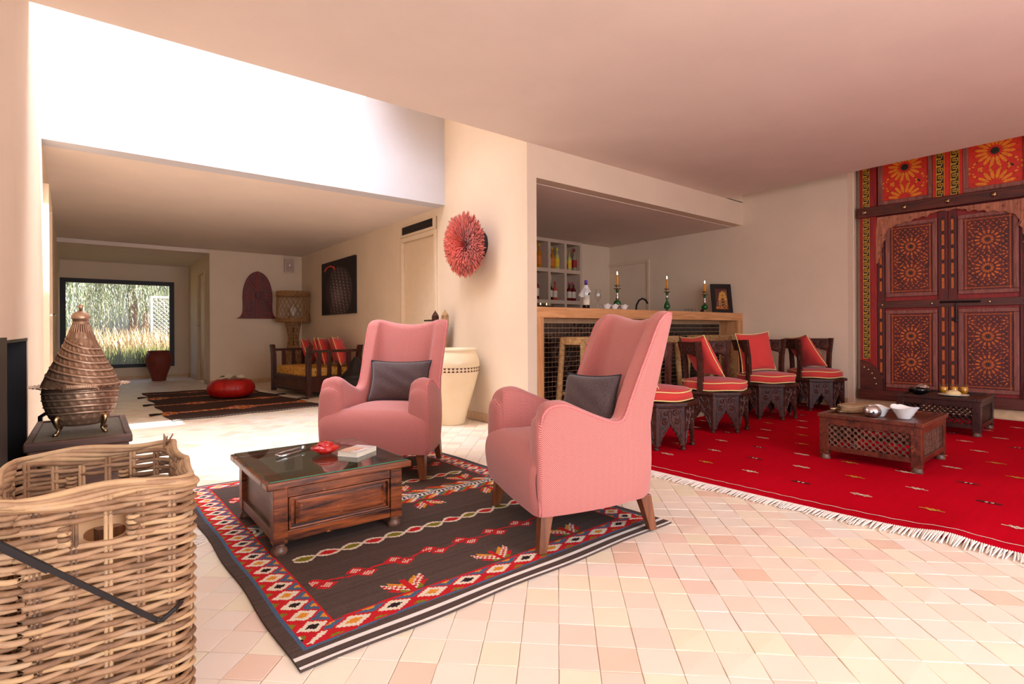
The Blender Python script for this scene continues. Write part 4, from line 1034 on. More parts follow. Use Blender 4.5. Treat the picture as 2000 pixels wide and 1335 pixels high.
for i in range(2600):
    a=rnd.uniform(0,2*PI); q=rnd.random()**.75; el=q      # q: 0 centre tuft .. 1 rim
    R0=.02+.06*q; R1=.04+.315*q+rnd.uniform(-.014,.008); z0=.10+.02*q; z1=.235-.03*q*q+.03*math.sin(q*PI)+rnd.uniform(-.012,.012)
    w_=.0065+.004*rnd.random(); ax=Vector((math.cos(a),math.sin(a),0)); tg=Vector((-math.sin(a),math.cos(a),0)); tw=rnd.uniform(-.6,.6)
    s_=(tg*math.cos(tw)+Vector((0,0,1))*math.sin(tw))
    L=[]
    for s2,ww in ((0,.35),(.35,.8),(.7,1.0),(.9,.9),(1,.25)):
        r=R0+(R1-R0)*s2; z=z0+(z1-z0)*(s2**.7)+.02*math.sin(s2*PI); p=ax*r+Vector((0,0,z))+tg*(.02*math.sin(i)*s2*s2); L.append((p-s_*w_*ww,p+s_*w_*ww))
    vs=[p for pr in L for p in pr]; b_=rnd.uniform(.7,1.15); g=(.66*b_,.085*b_+.05*q*b_,.06*b_+.03*q*b_,1) if rnd.random()>.08 else (.30,.03,.03,1)
    mb.cur=g; mb.add([tilt@HM@p for p in vs],[(2*j,2*j+1,2*j+3,2*j+2) for j in range(4)])
stuff(mb.build('feathers',m_fea,t,fixn=False))
MB().tube([(-.02,0,.19),(-.004,0,.27),(-.002,.0,.275),(-.02,-.03,.20)],.0022,5).build('hanging_loop',m_blk,t)

# ================================================================== GARDEN BEYOND THE WINDOW
k=N('dry_ground',.9); k.col(k.ramp(k.noise(k.coord('Object'),1.5,5),[(.3,S(150,140,90)),(.7,S(214,196,140))])); 
gd=struct(B(-14,12,YW+.2,40,-.5,-.02).build('ground',k.m)); gd['label']='dry garden ground beyond the window'
def blades(name,label,cat,x0,x1,y0,y1,h0,h1,n,cols,zb=-.02,droop=.3,w=.012,kind='stuff'):
    mb=MB()
    for i in range(n):
        x,y=rnd.uniform(x0,x1),rnd.uniform(y0,y1); h=rnd.uniform(h0,h1); a=rnd.uniform(0,2*PI); d=Vector((math.cos(a),math.sin(a),0)); s_=Vector((-d.y,d.x,0))*w
        p0=Vector((x,y,zb)); p1=p0+Vector((0,0,h*.6))+d*h*droop*.3; p2=p0+Vector((0,0,h))+d*h*droop; c=rnd.choice(cols); b_=rnd.uniform(.75,1.2); mb.cur=(c[0]*b_,c[1]*b_,c[2]*b_,1)
        mb.add([p0-s_,p0+s_,p1-s_*.8,p1+s_*.8,p2],[(0,1,3,2),(2,3,4)])
    o=mb.build(name,m_fol,None,fixn=False); tag(o,label,cat,kind=kind); return o
k=N('foliage',.75,0,.2); k.col(k.attr('Col').outputs['Color']); m_fol=k.m
blades('green_grass','fresh green grass just outside the corridor window','grass',-1.6,2.4,14.0,16.35,.25,.75,3800,[(.16,.20,.03),(.26,.28,.05),(.10,.14,.03)])
blades('dry_grass','tall pale dry grass behind the green grass in the garden','grass',-2.5,3.0,16.5,17.95,.6,1.2,3400,[(.62,.44,.22),(.70,.55,.32),(.45,.30,.14)],w=.014)
def willow(x,y,r,h,n,lab,seed):
    R=random.Random(seed); t=thing('willow_tree',lab,'tree',(x,y,-.02),group='trees outside the corridor window')
    MB().tube([(0,0,0),(.05,.05,h*.3),(-.05,0,h*.62),(0,0,h*.9)],[.16,.13,.09,.04],8).tube([(0,0,h*.5),(r*.5,0,h*.8)],[.06,.03],6).tube([(0,0,h*.5),(-r*.5,.1,h*.82)],[.06,.03],6).build('trunk',plain('bark',S(96,62,40),.9,var=.3,scale=10),t)
    mb=MB()
    for i in range(n):
        a=R.uniform(0,2*PI); q=R.random()**.5*r; px,py=q*math.cos(a),q*math.sin(a); top=h*(1-.25*(q/r)**2)*R.uniform(.8,1); L=R.uniform(.8,h*.55); ph=R.uniform(0,6)
        c=R.choice([(.04,.07,.02),(.10,.14,.05),(.22,.27,.12),(.55,.57,.40),(.75,.75,.62)])  # palest leaf colours put sunlit highlights into the foliage
        for j in range(int(L/.085)):
            z=top-j*.085; 
            if z<.7: break
            b_=R.uniform(.7,1.3); mb.cur=(c[0]*b_,c[1]*b_,c[2]*b_,1); aa=R.uniform(0,2*PI); l_=R.uniform(.08,.16); sx,sy=math.cos(aa)*.045,math.sin(aa)*.045
            p=Vector((px+.05*math.sin(ph+j*.2),py,z)); e=p+Vector((sx,sy,-l_)); s_=Vector((-sy,sx,0))*.22
            mb.add([p,p+(e-p)*.5+s_,e,p+(e-p)*.5-s_],[(0,1,2,3)])
    stuff(mb.build('hanging_leaves',m_fol,t,fixn=False))
willow(-1.3,19.3,1.15,4.3,800,'willow like tree with hanging leaves, leftmost outside the window',1)
willow(.95,19.9,1.15,4.6,900,'willow like tree with hanging leaves in the middle of the window view',2)
willow(3.2,20.0,1.15,4.4,700,'willow like tree with hanging leaves behind the white lattice screen',3)
willow(-2.6,23.5,2.0,5.0,600,'dark willow like tree at the far left of the garden',4)
willow(1.6,25.5,2.4,5.2,900,'tall willow like tree at the back of the garden',5)
m_lats=plain('weathered_white_paint',S(176,170,160),.8,var=.05)
t=thing('lattice_screen','white painted lattice screen standing in the garden behind the terracotta jar','screen',(1.90,18.1,0))
mb=MB()
MB().box(-.62,-.56,-.03,.03,0,2.0).box(.9,.96,-.03,.03,0,2.0).box(-.56,.9,-.03,.03,1.94,2.0).box(-.56,.9,-.02,.02,.0,.85).build('frame',m_lats,t)
for s_ in (-1,1):
    for i in range(-14,18):
        x0=-.56+i*.115; 
        P=[]
        for z in (.85,1.94): 
            x=x0+(z-.85)*1.0 if s_>0 else x0+(1.94-z)*1.0; P.append((x,z))
        (xa,za),(xb,zb)=P
        # clip to the frame
        def clip(xa,za,xb,zb):
            lo,hi=0,1
            dx=xb-xa
            for lim,sg in ((-.56,1),(.9,-1)):
                fa,fb=(xa-lim)*sg,(xb-lim)*sg
                if fa<0 and fb<0: return None
                if fa<0: lo=max(lo,fa/(fa-fb))
                if fb<0: hi=min(hi,fa/(fa-fb))
            return (xa+dx*lo,za+(zb-za)*lo,xa+dx*hi,za+(zb-za)*hi) if hi>lo+.02 else None
        c_=clip(xa,za,xb,zb)
        if c_: MB().tube([(c_[0],s_*.008,c_[1]),(c_[2],s_*.008,c_[3])],.011,4).build('lattice_slat',m_lats,t)
# ================================================================== BAR
ZB=1.205
t=thing('bar_counter','oak framed bar counter with recessed front of small black tiles','bar counter',((XH+.12+XB)/2,4.1,0))
cx=(XH+.12+XB)/2; L0,L1=XH+.125-cx,XB-.005-cx
B(L0,L1,-.18,.42,ZB-.107,ZB).build('worktop',m_oak,t,bevel=.003)
B(L0,L0+.085,-.18,.42,0,ZB-.107).build('side_post',wood('oak_upright',S(190,128,80),S(220,160,108),'Z',.45,.8,.1),t,bevel=.003)
B(L1-.125,L1,-.18,.42,0,ZB-.107).build('side_post',bpy.data.materials['oak_upright'],t,bevel=.003)
bk=B(L0+.085,L1-.125,.104,.16,0,ZB-.107).build('tiled_back',plain('pale_grout',S(196,158,118),.8,var=.1),t)
k=N('black_zellige',.10,0,.6); oi=k.t.nodes.new('ShaderNodeObjectInfo').outputs['Random']; k.col(k.ramp(oi,[(0,S(10,6,8)),(.7,S(26,14,14)),(1,S(60,34,24))])); m_zel=k.m
k=N('black_zellige_rest',.12,0,.6); k.col(k.attr('Col').outputs['Color']); m_zel2=k.m
ts=.0525; nxs=int((L1-.125-L0-.085)/ts); nzs=int((ZB-.107)/ts); cand=[]
tl=[]
for q in range(4):
    h=ts/2-.0019; z=[rnd.uniform(-.0012,.0012) for _ in range(4)]
    vs=[(-h,0,-h),(h,0,-h),(h,0,h),(-h,0,h)]+[(x*.96,-.003+zz,y*.96) for (x,y),zz in zip(((-h,-h),(h,-h),(h,h),(-h,h)),z)]
    me=bpy.data.meshes.new('tile'); me.from_pydata(vs,[],[(4,5,6,7)]+[(i,(i+1)%4,4+(i+1)%4,4+i) for i in range(4)]); me.materials.append(m_zel); me.update(); tl.append((me,vs))
mb=MB(); cnt=0
for i in range(nxs):
    for j in range(nzs):
        x=L0+.085+ts*(i+.5); z=ts*(j+.5)
        vis=(x+cx<4.35 and z>.35)
        if vis and cnt<290:
            cnt+=1; o=bpy.data.objects.new('tile',rnd.choice(tl)[0]); C.objects.link(o); o.parent=bk; o.location=(x,.104,z)
        else:
            c=rnd.choice([(.003,.002,.003),(.01,.005,.005),(.03,.014,.01)]); mb.cur=(*c,1); mb.add(rnd.choice(tl)[1],[(4,5,6,7)]+[(i_,(i_+1)%4,4+(i_+1)%4,4+i_) for i_ in range(4)],T((x,.104,z)))
stuff(mb.build('more_tiles',m_zel2,bk,fixn=False))
# stools wrapped in cord
k=N('cord_wrap',.75,0,.2); v=k.coord('Object'); a=k.noise(v,30,3); k.col(k.ramp(a,[(.3,S(150,108,66)),(.7,S(204,164,112))])); wv=k.t.nodes.new('ShaderNodeTexWave'); wv.wave_type='BANDS'; wv.bands_direction='Z'; k.set(wv,'Vector',v); k.set(wv,'Scale',55); k.bump(wv.outputs[0],.6,.003); m_cord=k.m
k=N('cord_wrap_seat',.75,0,.2); v=k.coord('Object'); a=k.noise(v,30,3); k.col(k.ramp(a,[(.3,S(150,108,66)),(.7,S(204,164,112))])); wv=k.t.nodes.new('ShaderNodeTexWave'); wv.bands_direction='X'; k.set(wv,'Vector',v); k.set(wv,'Scale',55); k.bump(wv.outputs[0],.6,.003); m_cords=k.m
def stool(x,y,lab):
    t=thing('bar_stool',lab,'stool',(x,y,0),group='cord wrapped bar stools')
    B(-.195,.195,-.17,.17,.825,.905).build('seat',m_cords,t,bevel=.015,seg=3)
    for sx in (-1,1):
        for sy in (-1,1): MB().tube([(sx*.215,sy*.185,0),(sx*.172,sy*.145,.84)],.030,10).build('leg',m_cord,t,smooth=True)
    for sx in (-1,1): MB().tube([(sx*.205,-.175,.25),(sx*.205,.175,.25)],.018,8).build('foot_rail',m_cord,t,smooth=True)
    for sy in (-1,1): MB().tube([(-.20,sy*.172,.33),(.20,sy*.172,.33)],.018,8).build('foot_rail',m_cord,t,smooth=True)
    return t
s1=stool(3.89,3.74,'cord wrapped bar stool at the left end of the bar')
for x,y,l in ((4.98,3.68,'cord wrapped bar stool in the middle of the bar, mostly behind the near armchair'),(6.02,3.68,'cord wrapped bar stool behind the second carved chair from the left'),(6.52,3.70,'cord wrapped bar stool at the right end of the bar')): dup(s1,(x,y,0),0,l)
# shelf wall with bottles
sx0,sx1,sy0,sz1=4.45,6.53,6.33,2.455
t=thing('bottle_shelf','plaster built shelf of open square cells behind the bar','shelf',(5.5,sy0,0))
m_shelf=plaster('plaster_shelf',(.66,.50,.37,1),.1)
cwid=.362; xs_=[6.50-cwid*i for i in range(7)]; zs=[.30,.72,.93+.21,1.60+.0,1.60,2.0,2.42]
zsh=[1.06,1.435,1.945,2.43]
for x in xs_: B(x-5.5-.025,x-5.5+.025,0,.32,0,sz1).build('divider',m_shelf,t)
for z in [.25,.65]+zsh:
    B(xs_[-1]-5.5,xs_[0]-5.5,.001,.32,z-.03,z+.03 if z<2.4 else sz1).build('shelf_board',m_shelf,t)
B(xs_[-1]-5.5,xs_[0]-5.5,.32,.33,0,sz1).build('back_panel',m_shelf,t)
k=N('green_glass_strip',.2,0,.6); k.col(S(150,190,170)); m_gs=k.m
for x in xs_[1:3]: B(x-5.5+.026,x-5.5+.030,.02,.20,1.0,2.40).build('glass_strip',m_gs,t)
struct(B(xs_[0]+.026,XB,6.42,6.75,0,ZK-.003).build('wall_bar_niche',m_wall))
def bottle(name,lab,x,y,z,h,r,body,cap,label=None,group=None,neck=.3,M=None,lmat=None):
    t=thing(name,lab,'bottle',(x,y,z),group=group)
    zn=h*(1-neck)
    MB().lathe([(r*.85,0),(r,.006),(r,zn*.80),(r*.92,zn*.88),(r*.5,zn*1.0),(r*.34,zn*1.06),(r*.32,h*.985)],20).build('glass_body',body,t,smooth=True)
    MB().lathe([(r*.40,h*.86),(r*.42,h*.99),(r*.38,h),(r*.1,h*1.002)],14).build('cap',cap,t,smooth=True)
    if label: MB().lathe([(r*1.012,zn*.22),(r*1.012,zn*.70)],20,capb=False,capt=False).build('label',label,t,smooth=True)
    return t
m_clearb=thinglass('clear_bottle',(.80,.80,.72,1),.6); k=N('amber_spirit',.08,0,.6); k.col(S(200,120,20)); m_amber=k.m
k=N('pale_spirit',.08,0,.6); k.col(S(206,196,120)); m_pale=k.m; k=N('dark_wine',.06,0,.6); k.col(S(22,8,12)); m_wine=k.m; k=N('rose_wine',.06,0,.6); k.col(S(196,84,54)); m_rose=k.m; k=N('red_wine',.06,0,.6); k.col(S(110,14,22)); m_redw=k.m
k=N('clear_spirit',.06,0,.7); k.col(S(168,160,132)); m_vod=k.m
lw_=plain('cream_label',S(232,214,190),.7,var=.05); lo=plain('orange_label',S(222,120,20),.6,var=.1); lr=plain('red_label',S(170,30,30),.6); ly=plain('yellow_label',S(236,200,40),.6)
cb=lambda c,n: plain(n,c,.4,var=.05)
c_gold=cb(S(210,150,30),'gold_foil'); c_pink=cb(S(206,70,110),'pink_foil'); c_red=cb(S(150,20,26),'red_foil'); c_yel=cb(S(236,210,40),'yellow_cap'); c_sil=cb(S(190,180,170),'silver_cap'); c_ol=cb(S(190,190,70),'lime_foil')
U,D_=zsh[1]+.03+.48,0
zu=zsh[2]+.03-.0; zl=zsh[1]+.03
gU,gL='spirit bottles on the upper shelf','wine bottles on the lower shelf'
def at(u): # x on the shelf plane for an image column, used to place the bottles in their cells
    a=(u-1000)/FPX; return (6.40)*(fw.x+rt0.x*a)/(fw.y+rt0.y*a)
for u,h,r,bd_,cp_,lb,lab in ((1055,.40,.045,m_amber,c_gold,lo,'amber bottle with gold stopper in the left cell of the upper shelf'),
  (1073,.36,.042,m_vod,c_red,lw_,'clear bottle with white label at the left of the second upper cell'),
  (1081,.36,.042,m_amber,c_gold,lo,'amber bottle with orange label in the middle of the second upper cell'),
  (1090,.36,.044,m_pale,c_yel,ly,'pale bottle with bright yellow cap in the second upper cell'),
  (1107,.20,.04,m_amber,c_red,lr,'short dark bottle at the left of the third upper cell'),
  (1114,.34,.042,m_pale,c_gold,ly,'pale yellow labelled bottle in the middle of the third upper cell'),
  (1124,.38,.042,m_vod,c_red,lr,'clear bottle with red label at the right of the third upper cell')):
    bottle('spirit_bottle',lab,at(u),sy0+.09,zu,h,r,bd_,cp_,lb,gU)
for u,h,r,bd_,cp_,lb,lab in ((1050,.37,.040,m_redw,c_red,lw_,'red capped wine bottle in the left cell of the lower shelf'),
  (1071,.32,.040,m_wine,c_red,None,'dark wine bottle without label in the second lower cell'),
  (1076.5,.33,.042,m_wine,c_ol,lw_,'dark wine bottle with lime cap in the second lower cell'),
  (1086,.32,.040,m_rose,c_pink,lw_,'rose wine bottle with pale label in the second lower cell'),
  (1107.5,.32,.040,m_wine,c_pink,None,'dark bottle with pink cap at the left of the third lower cell'),
  (1113.5,.32,.040,m_redw,c_pink,lw_,'red wine bottle with pale label in the middle of the third lower cell'),
  (1122,.32,.042,m_redw,c_pink,lw_,'red wine bottle with pink cap at the right of the third lower cell')):
    bottle('wine_bottle',lab,at(u)+(.0),sy0+(.09 if u not in (1071,1107.5) else .15),zl,h,r,bd_,cp_,lb,gL)
# on the counter
b=bottle('wine_bottle','dark wine bottle with a white napkin round its neck on the bar',4.37,4.18,ZB,.33,.041,m_wine,cb(S(90,40,150),'violet_foil'),lw_)
mb=MB()
def nap(u,v): 
    a=2*PI*u; r=.018+.045*v+.010*math.sin(a*3)*v; return (r*math.cos(a)-.02*v*(1 if math.cos(a)<0 else .2),r*math.sin(a),.275-.085*v-.05*v*max(0,-math.cos(a)+.3*math.sin(a*2)))
mb.grid(28,8,nap,closeu=True); mb.build('napkin',m_white,b,smooth=True,fixn=False)
def wineglass(x,y,lab):
    t=thing('wine_glass',lab,'glass',(x,y,ZB),group='wine glasses on the bar')
    MB().lathe([(.032,0),(.032,.002),(.006,.006),(.004,.02),(.004,.085),(.012,.10),(.034,.125),(.040,.155),(.034,.20),(.028,.225)],24,capt=False).build('bowl_and_stem',m_thin,t,smooth=True)
    return t
wineglass(4.24,4.05,'left empty wine glass standing in front of the napkin bottle'); wineglass(4.46,4.08,'right empty wine glass beside the napkin bottle')
k=N('snack',.7); k.col(k.ramp(k.noise(k.coord('Object'),120,3),[(.4,S(70,60,20)),(.6,S(200,170,70))])); m_snack=k.m
def cornbowl(x,y,z,lab,s=1,n=5,group=None,rz=0,fill=m_snack):
    t=thing('snack_bowl',lab,'bowl',(x,y,z),rz,group)
    def prof(q): return [(.026,0),(.028,.003),(.036,.02),(.050,.042),(.058,.052)][q]
    P=[prof(q) for q in range(5)]
    mb=MB(); nn=40
    ext=lambda a: abs(math.cos(a*n/2))**6
    for inn in (0,1):
        mb.grid(nn,5,lambda u,v:((P[round(v*4)][0]-.0025*inn)*s*(1+.16*ext(2*PI*u)*v)*math.cos(2*PI*u),(P[round(v*4)][0]-.0025*inn)*s*(1+.16*ext(2*PI*u)*v)*math.sin(2*PI*u),s*(P[round(v*4)][1]+.003*inn*(1-v)+.014*ext(2*PI*u)*v*v)),closeu=True)
    mb.lathe([(.001,.001),(.026*s,.001)],nn,capb=False,capt=False); mb.lathe([(.001,.004*s),(.024*s,.004*s)],nn,capb=False,capt=False)
    mb.build('porcelain',m_white,t,smooth=True)
    MB().lathe([(.034*s,.026*s),(.040*s,.036*s),(.025*s,.044*s),(.003,.046*s)],20,disp=lambda a,z,r:.003*math.sin(a*7+z*300)).build('snacks',fill,t)
    return t
for x,lab in ((4.535,'leftmost white snack bowl on the bar beside the glasses'),(4.665,'middle white snack bowl on the bar'),(4.83,'rightmost white snack bowl on the bar, left of the first candlestick')): cornbowl(x,4.02,ZB,lab,.98,5,'white snack bowls on the bar',.3)
t=thing('tealight_tray','long black tray of glowing tealights at the left end of the bar','tray',(3.63,4.10,ZB))
B(-.20,.13,-.04,.04,0,.022).build('tray',m_blk,t,bevel=.003)
k=N('flame',.5); k.set(k.b,'Emission Color',(1,.45,.1,1)); k.set(k.b,'Emission Strength',14); m_flame=k.m
k=N('flame_white',.5); k.set(k.b,'Emission Color',(1,.82,.55,1)); k.set(k.b,'Emission Strength',22); m_flame2=k.m
for i in range(3): MB().lathe([(.014,.022),(.014,.03),(.004,.031)],12,T((-.10+.085*i,0,0))).build('tealight',m_brass,t); MB().lathe([(.001,.031),(.005,.036),(.003,.044),(.0005,.05)],8,T((-.10+.085*i,0,0))).build('flame',m_flame,t)
k=N('green_glass',.07,0,.8); k.col(S(6,96,44)); k.set(k.b,'Transmission Weight',.25); m_green=k.m
m_cand=plain('yellow_wax',S(240,150,20),.5,var=.05)
def candlestick(x,y,lab,kind,hh):
    t=thing('candlestick',lab,'candlestick',(x,y,ZB),group='green glass candlesticks on the bar')
    if kind==0:
        MB().lathe([(.034,0),(.035,.004),(.022,.012),(.012,.02),(.011,.032),(.018,.040)],24).build('foot',m_brass,t,smooth=True)
        MB().lathe([(.012,.038),(.034,.052),(.046,.078),(.040,.103),(.020,.120),(.012,.124)],28).build('glass_ball',m_green,t,smooth=True)
        MB().lathe([(.011,.122),(.020,.13),(.013,.17),(.010,.20),(.012,.215)],20).build('stem',m_silver,t,smooth=True)
        MB().lathe([(.010,.213),(.020,.222),(.020,.236),(.010,.244)],20).build('glass_bead',m_green,t,smooth=True)
        z=.244
    else:
        MB().lathe([(.034,0),(.035,.004),(.022,.012),(.012,.02),(.014,.032)],24).build('foot',m_brass,t,smooth=True)
        MB().lathe([(.014,.03),(.036,.045),(.041,.07),(.030,.105),(.014,.135),(.013,.16),(.020,.172),(.016,.176)],28).build('glass_body',m_green,t,smooth=True)
        MB().lathe([(.012,.175),(.016,.18),(.010,.20),(.012,.216)],20).build('stem',m_silver,t,smooth=True)
        MB().lathe([(.010,.213),(.019,.222),(.019,.234),(.010,.242)],20).build('glass_bead',m_green,t,smooth=True)
        z=.242
    MB().lathe([(.012,z),(.045,z+.012),(.047,z+.015),(.012,z+.016),(.012,z+.036),(.034,z+.046),(.036,z+.052),(.014,z+.050),(.014,z+.060)],24).build('drip_pans',m_brass,t,smooth=True)
    zc=z+.052
    MB().tube([(0,0,zc),(.002,0,zc+hh*.6),(0,.001,zc+hh)],[.0125,.0115,.0095],12).build('candle',m_cand,t,smooth=True)
    MB().lathe([(.001,zc+hh),(.007,zc+hh+.010),(.006,zc+hh+.020),(.001,zc+hh+.038)],10).build('flame',m_flame2,t,smooth=True)
candlestick(4.86+.02,4.16,'leftmost green glass candlestick with lit yellow candle on the bar',0,.125)
candlestick(5.80,4.12,'middle green glass candlestick with pear shaped body, behind the near armchair',1,.125)
candlestick(6.70,4.14,'rightmost green glass candlestick, left of the framed poster',0,.115)
t=thing('bar_tap','dark curved metal tap rising behind the middle candlestick','tap',(5.62,4.48,.9))
MB().tube([(0,0,0),(0,0,.30),(.02,0,.40),(.07,0,.465),(.14,0,.49),(.21,0,.475),(.25,0,.43)],.012,10).lathe([(.028,0),(.028,.02),(.014,.03)],16).build('spout',m_blk,t,smooth=True)
for i,(x,lab) in enumerate(((6.38,'small clear tumbler furthest left in the row beside the right candlestick'),(6.47,'second small clear tumbler in the row beside the right candlestick'),(6.55,'third small clear tumbler, nearest the right candlestick'))):
    t=thing('tumbler',lab,'glass',(x,4.22,ZB),group='small tumblers on the bar'); MB().lathe([(.024,0),(.026,.004),(.030,.055),(.028,.055),(.024,.006)],18,capt=False).build('glass_wall',m_thin,t,smooth=True)
t=thing('pinecone','small dark cone shaped ornament behind the right candlestick','ornament',(6.80,4.24,ZB))
MB().lathe([(.01,0),(.028,.012),(.03,.03),(.018,.05),(.003,.06)],14,disp=lambda a,z,r:.004*math.sin(a*7+z*200)).build('cone',m_dark,t)
# framed poster leaning back, reads MAROC
t=thing('framed_poster','black framed MAROC travel poster standing on the right end of the bar','framed poster',(7.03,4.10,ZB)); t.matrix_world=T((7.03,4.06,ZB+.002))@RZ(-.50)@RX(math.radians(-9))
W_,H_=.31,.42
MB().box(-W_/2,-W_/2+.055,-.012,.012,0,H_).box(W_/2-.055,W_/2,-.012,.012,0,H_).box(-W_/2+.055,W_/2-.055,-.012,.012,0,.05).box(-W_/2+.055,W_/2-.055,-.012,.012,H_-.06,H_).build('frame',m_blk,t,bevel=.002)
mb=MB(); n,m_=60,40
for j in range(n):
    for i in range(m_):
        u=(i+.5)/m_; v=(j+.5)/n; c=(.09,.025,.018)
        if v<.16: c=(.05,.015,.01)
        if .17<v<.9 and u>.12+(.0+.55*max(0,(v-.3)/.62)) and u<.95: c=(.20,.09,.04)
        hw_=.36-.17*max(0,(v-.45)/.4)-.10*(v>.8)
        if .20<v<.86 and abs(u-.60)<hw_:
            c=(.62,.30,.05)
            if abs(u-.60)<.13 and v<.56-1.2*abs(u-.6)**2*6: c=(.10,.03,.02)
            if v>.62 and abs(u-.6)<.05 and v<.72: c=(.2,.08,.03)
            if int(v*30)%4==0: c=(.45,.20,.05)
            if abs(u-.6)>.13 and v<.45 and int(u*24)%3==0: c=(.16,.06,.03)
        mb.cur=(*c,1); iw,ih=W_-.11,H_-.11; x=-iw/2+iw*i/m_; z=.05+ih*j/n
        mb.add([(x,.004,z),(x+iw/m_,.004,z),(x+iw/m_,.004,z+ih/n),(x,.004,z+ih/n)],[(0,1,2,3)])
mb.build('poster',m_print,t,fixn=False)
cu=bpy.data.curves.new('lettering','FONT'); cu.body='MAROC'; cu.size=.058; cu.align_x='CENTER'; cu.extrude=.0006; cu.offset=.0012; cu.materials.append(plain('orange_ink',S(226,130,40),.6,var=.05))
tmp=bpy.data.objects.new('tmp',cu); C.objects.link(tmp); bpy.context.view_layer.update(); me=bpy.data.meshes.new_from_object(tmp.evaluated_get(bpy.context.evaluated_depsgraph_get())); bpy.data.objects.remove(tmp); o=bpy.data.objects.new('lettering',me); C.objects.link(o); o.parent=t; o.location=(0,.0030,.058); o.rotation_euler=(PI/2,0,0); o.scale=(.98,1.05,1)
# ================================================================== CARVED CHAIRS
SR=.335
def octo(R,rot=PI/8): return [(R*math.cos(rot+i*PI/4),R*math.sin(rot+i*PI/4)) for i in range(8)]
def spiral(cx,cz,r0,turns,sg,n=18,a0=0):
    return [(cx+sg*(r0*(1-q/n*.85))*math.cos(a0+turns*2*PI*q/n),cz+(r0*(1-q/n*.85))*math.sin(a0+turns*2*PI*q/n)) for q in range(n+1)]
def make_carved_chair():
    t=thing('carved_chair','','chair')
    V=octo(SR*.93); hz=.36; z0=.045
    for i in range(8):
        a=Vector((*V[i],0)); b=Vector((*V[(i+1)%8],0)); L=(b-a).length; mid=(a+b)/2; nrm=mid.normalized()
        M_=frame(mid,(b-a),(0,0,1))       # local y = z x x
        yo=M_.to_3x3()@Vector((0,1,0)); s_=1 if yo.dot(nrm)>0 else -1
        h=L/2
        # cusped arch between the legs
        arch=[(-h*.70,z0+.004),(-h*.66,z0+.035),(-h*.60,z0+.045),(-h*.56,z0+.068),(-h*.44,z0+.078),(-h*.40,z0+.10),(-h*.28,z0+.11),(-h*.20,z0+.135),(-h*.08,z0+.145),(0,z0+.170)]
        arch=arch+[(-x,z) for x,z in reversed(arch[:-1])]
        poly=[(-h,hz),(-h,z0+.02),(-h*.80,z0+.0)]+[(-h*.62,z0)]+arch+[(h*.62,z0),(h*.80,z0),(h,z0+.02),(h,hz)]
        # build as strips between top edge and lower outline
        mb=MB(); low=[(-h,z0),(-h*.80,z0-.002)]+arch+[(h*.80,z0-.002),(h,z0)]
        n=len(low); y0,y1=(0,-s_*.018)
        vs=[(x,y0,z) for x,z in low]+[(x,y0,hz) for x,z in low]+[(x,y1,z) for x,z in low]+[(x,y1,hz) for x,z in low]
        fs=[]
        for q in range(n-1): fs+=[(q,q+1,n+q+1,n+q),(2*n+q,3*n+q,3*n+q+1,2*n+q+1),(q,2*n+q,2*n+q+1,q+1)]
        mb.add(vs,fs,M_); pn=mb.build('apron_panel',m_dark,t)
        mb=MB(); y=s_*.002
        tub=lambda pts,r=.0058: mb.tube([M_@Vector((x,y,z)) for x,z in pts],r,4,cap=False)
        for sg in (-1,1):
            tub(spiral(sg*h*.36,hz-.055,.034,1.3,sg,14,-.6)); tub(spiral(sg*h*.42,hz-.125,.026,1.2,-sg,12,1.0)); 
            tub([(0,hz-.02),(sg*h*.14,hz-.06),(sg*h*.06,hz-.10),(sg*h*.30,hz-.155),(sg*h*.60,hz-.19)])
            tub([(sg*h*.72,hz-.03),(sg*h*.66,hz-.09),(sg*h*.76,hz-.14),(sg*h*.70,hz-.20),(sg*h*.80,hz-.26)],.0035)
        tub([(x*1.08,z+.012) for x,z in arch],.004); tub([(-h*.85,hz-.014),(h*.85,hz-.014)],.004)
        stuff(mb.build('carving',m_dark,pn,smooth=False,fixn=False))
        c=V[i]; MB().lathe([(.010,0),(.022,.006),(.024,.018),(.016,.030),(.012,.034),(.020,.040),(.020,.05)],12,T((c[0]*.95,c[1]*.95,0))).build('ball_foot',m_dark,t,smooth=True)
    mb=MB(); R_=octo(SR*1.02); mb.add([(x,y,hz) for x,y in R_]+[(x,y,hz+.028) for x,y in R_],[tuple(range(7,-1,-1)),tuple(range(8,16))]+[(i,(i+1)%8,8+(i+1)%8,8+i) for i in range(8)]); mb.build('seat_board',m_dark,t,bevel=.005)
    # back: rails on posts round the rear-left half (local facing is -y)
    zr0,zr1=.735,.855
    idx=[7,0,1,2,3,4]           # vertices from right front, over the back, to left front (facing -y): angles -22..202
    Vb=octo(SR*.93,0)
    ids=[0,1,2,3]               # posts at 22.5,67.5,112.5,157.5 degrees (the rear)
    ids=[-1+8,0,1,2,3,4]
    ids=[0,1,2,3,4]
    def op(v,k): return Vector((v[0]*k,v[1]*k,0))
    pts=[Vb[i] for i in ids]
    for j,v in enumerate(pts):
        if j in (0,2,4) or True:
            d=Vector((v[0],v[1],0)).normalized(); s_=Vector((-d.y,d.x,0)); w_=.026; P=[(1.0,hz+.026),(.97,.50),(1.0,.66),(1.14,.86)]
            if j in (1,3): continue
            vs=[]; 
            for k_,z in P:
                c=op(v,k_*.96)+Vector((0,0,z))
                for a_,b_ in ((-1,-1),(1,-1),(1,1),(-1,1)): vs.append(c+s_*w_*a_+d*w_*.75*b_)
            m_=len(P); MB().add(vs,[(3,2,1,0),(4*m_-4,4*m_-3,4*m_-2,4*m_-1)]+[(q*4+i,q*4+(i+1)%4,q*4+4+(i+1)%4,q*4+4+i) for q in range(m_-1) for i in range(4)]).build('back_post',m_dark,t,bevel=.004)
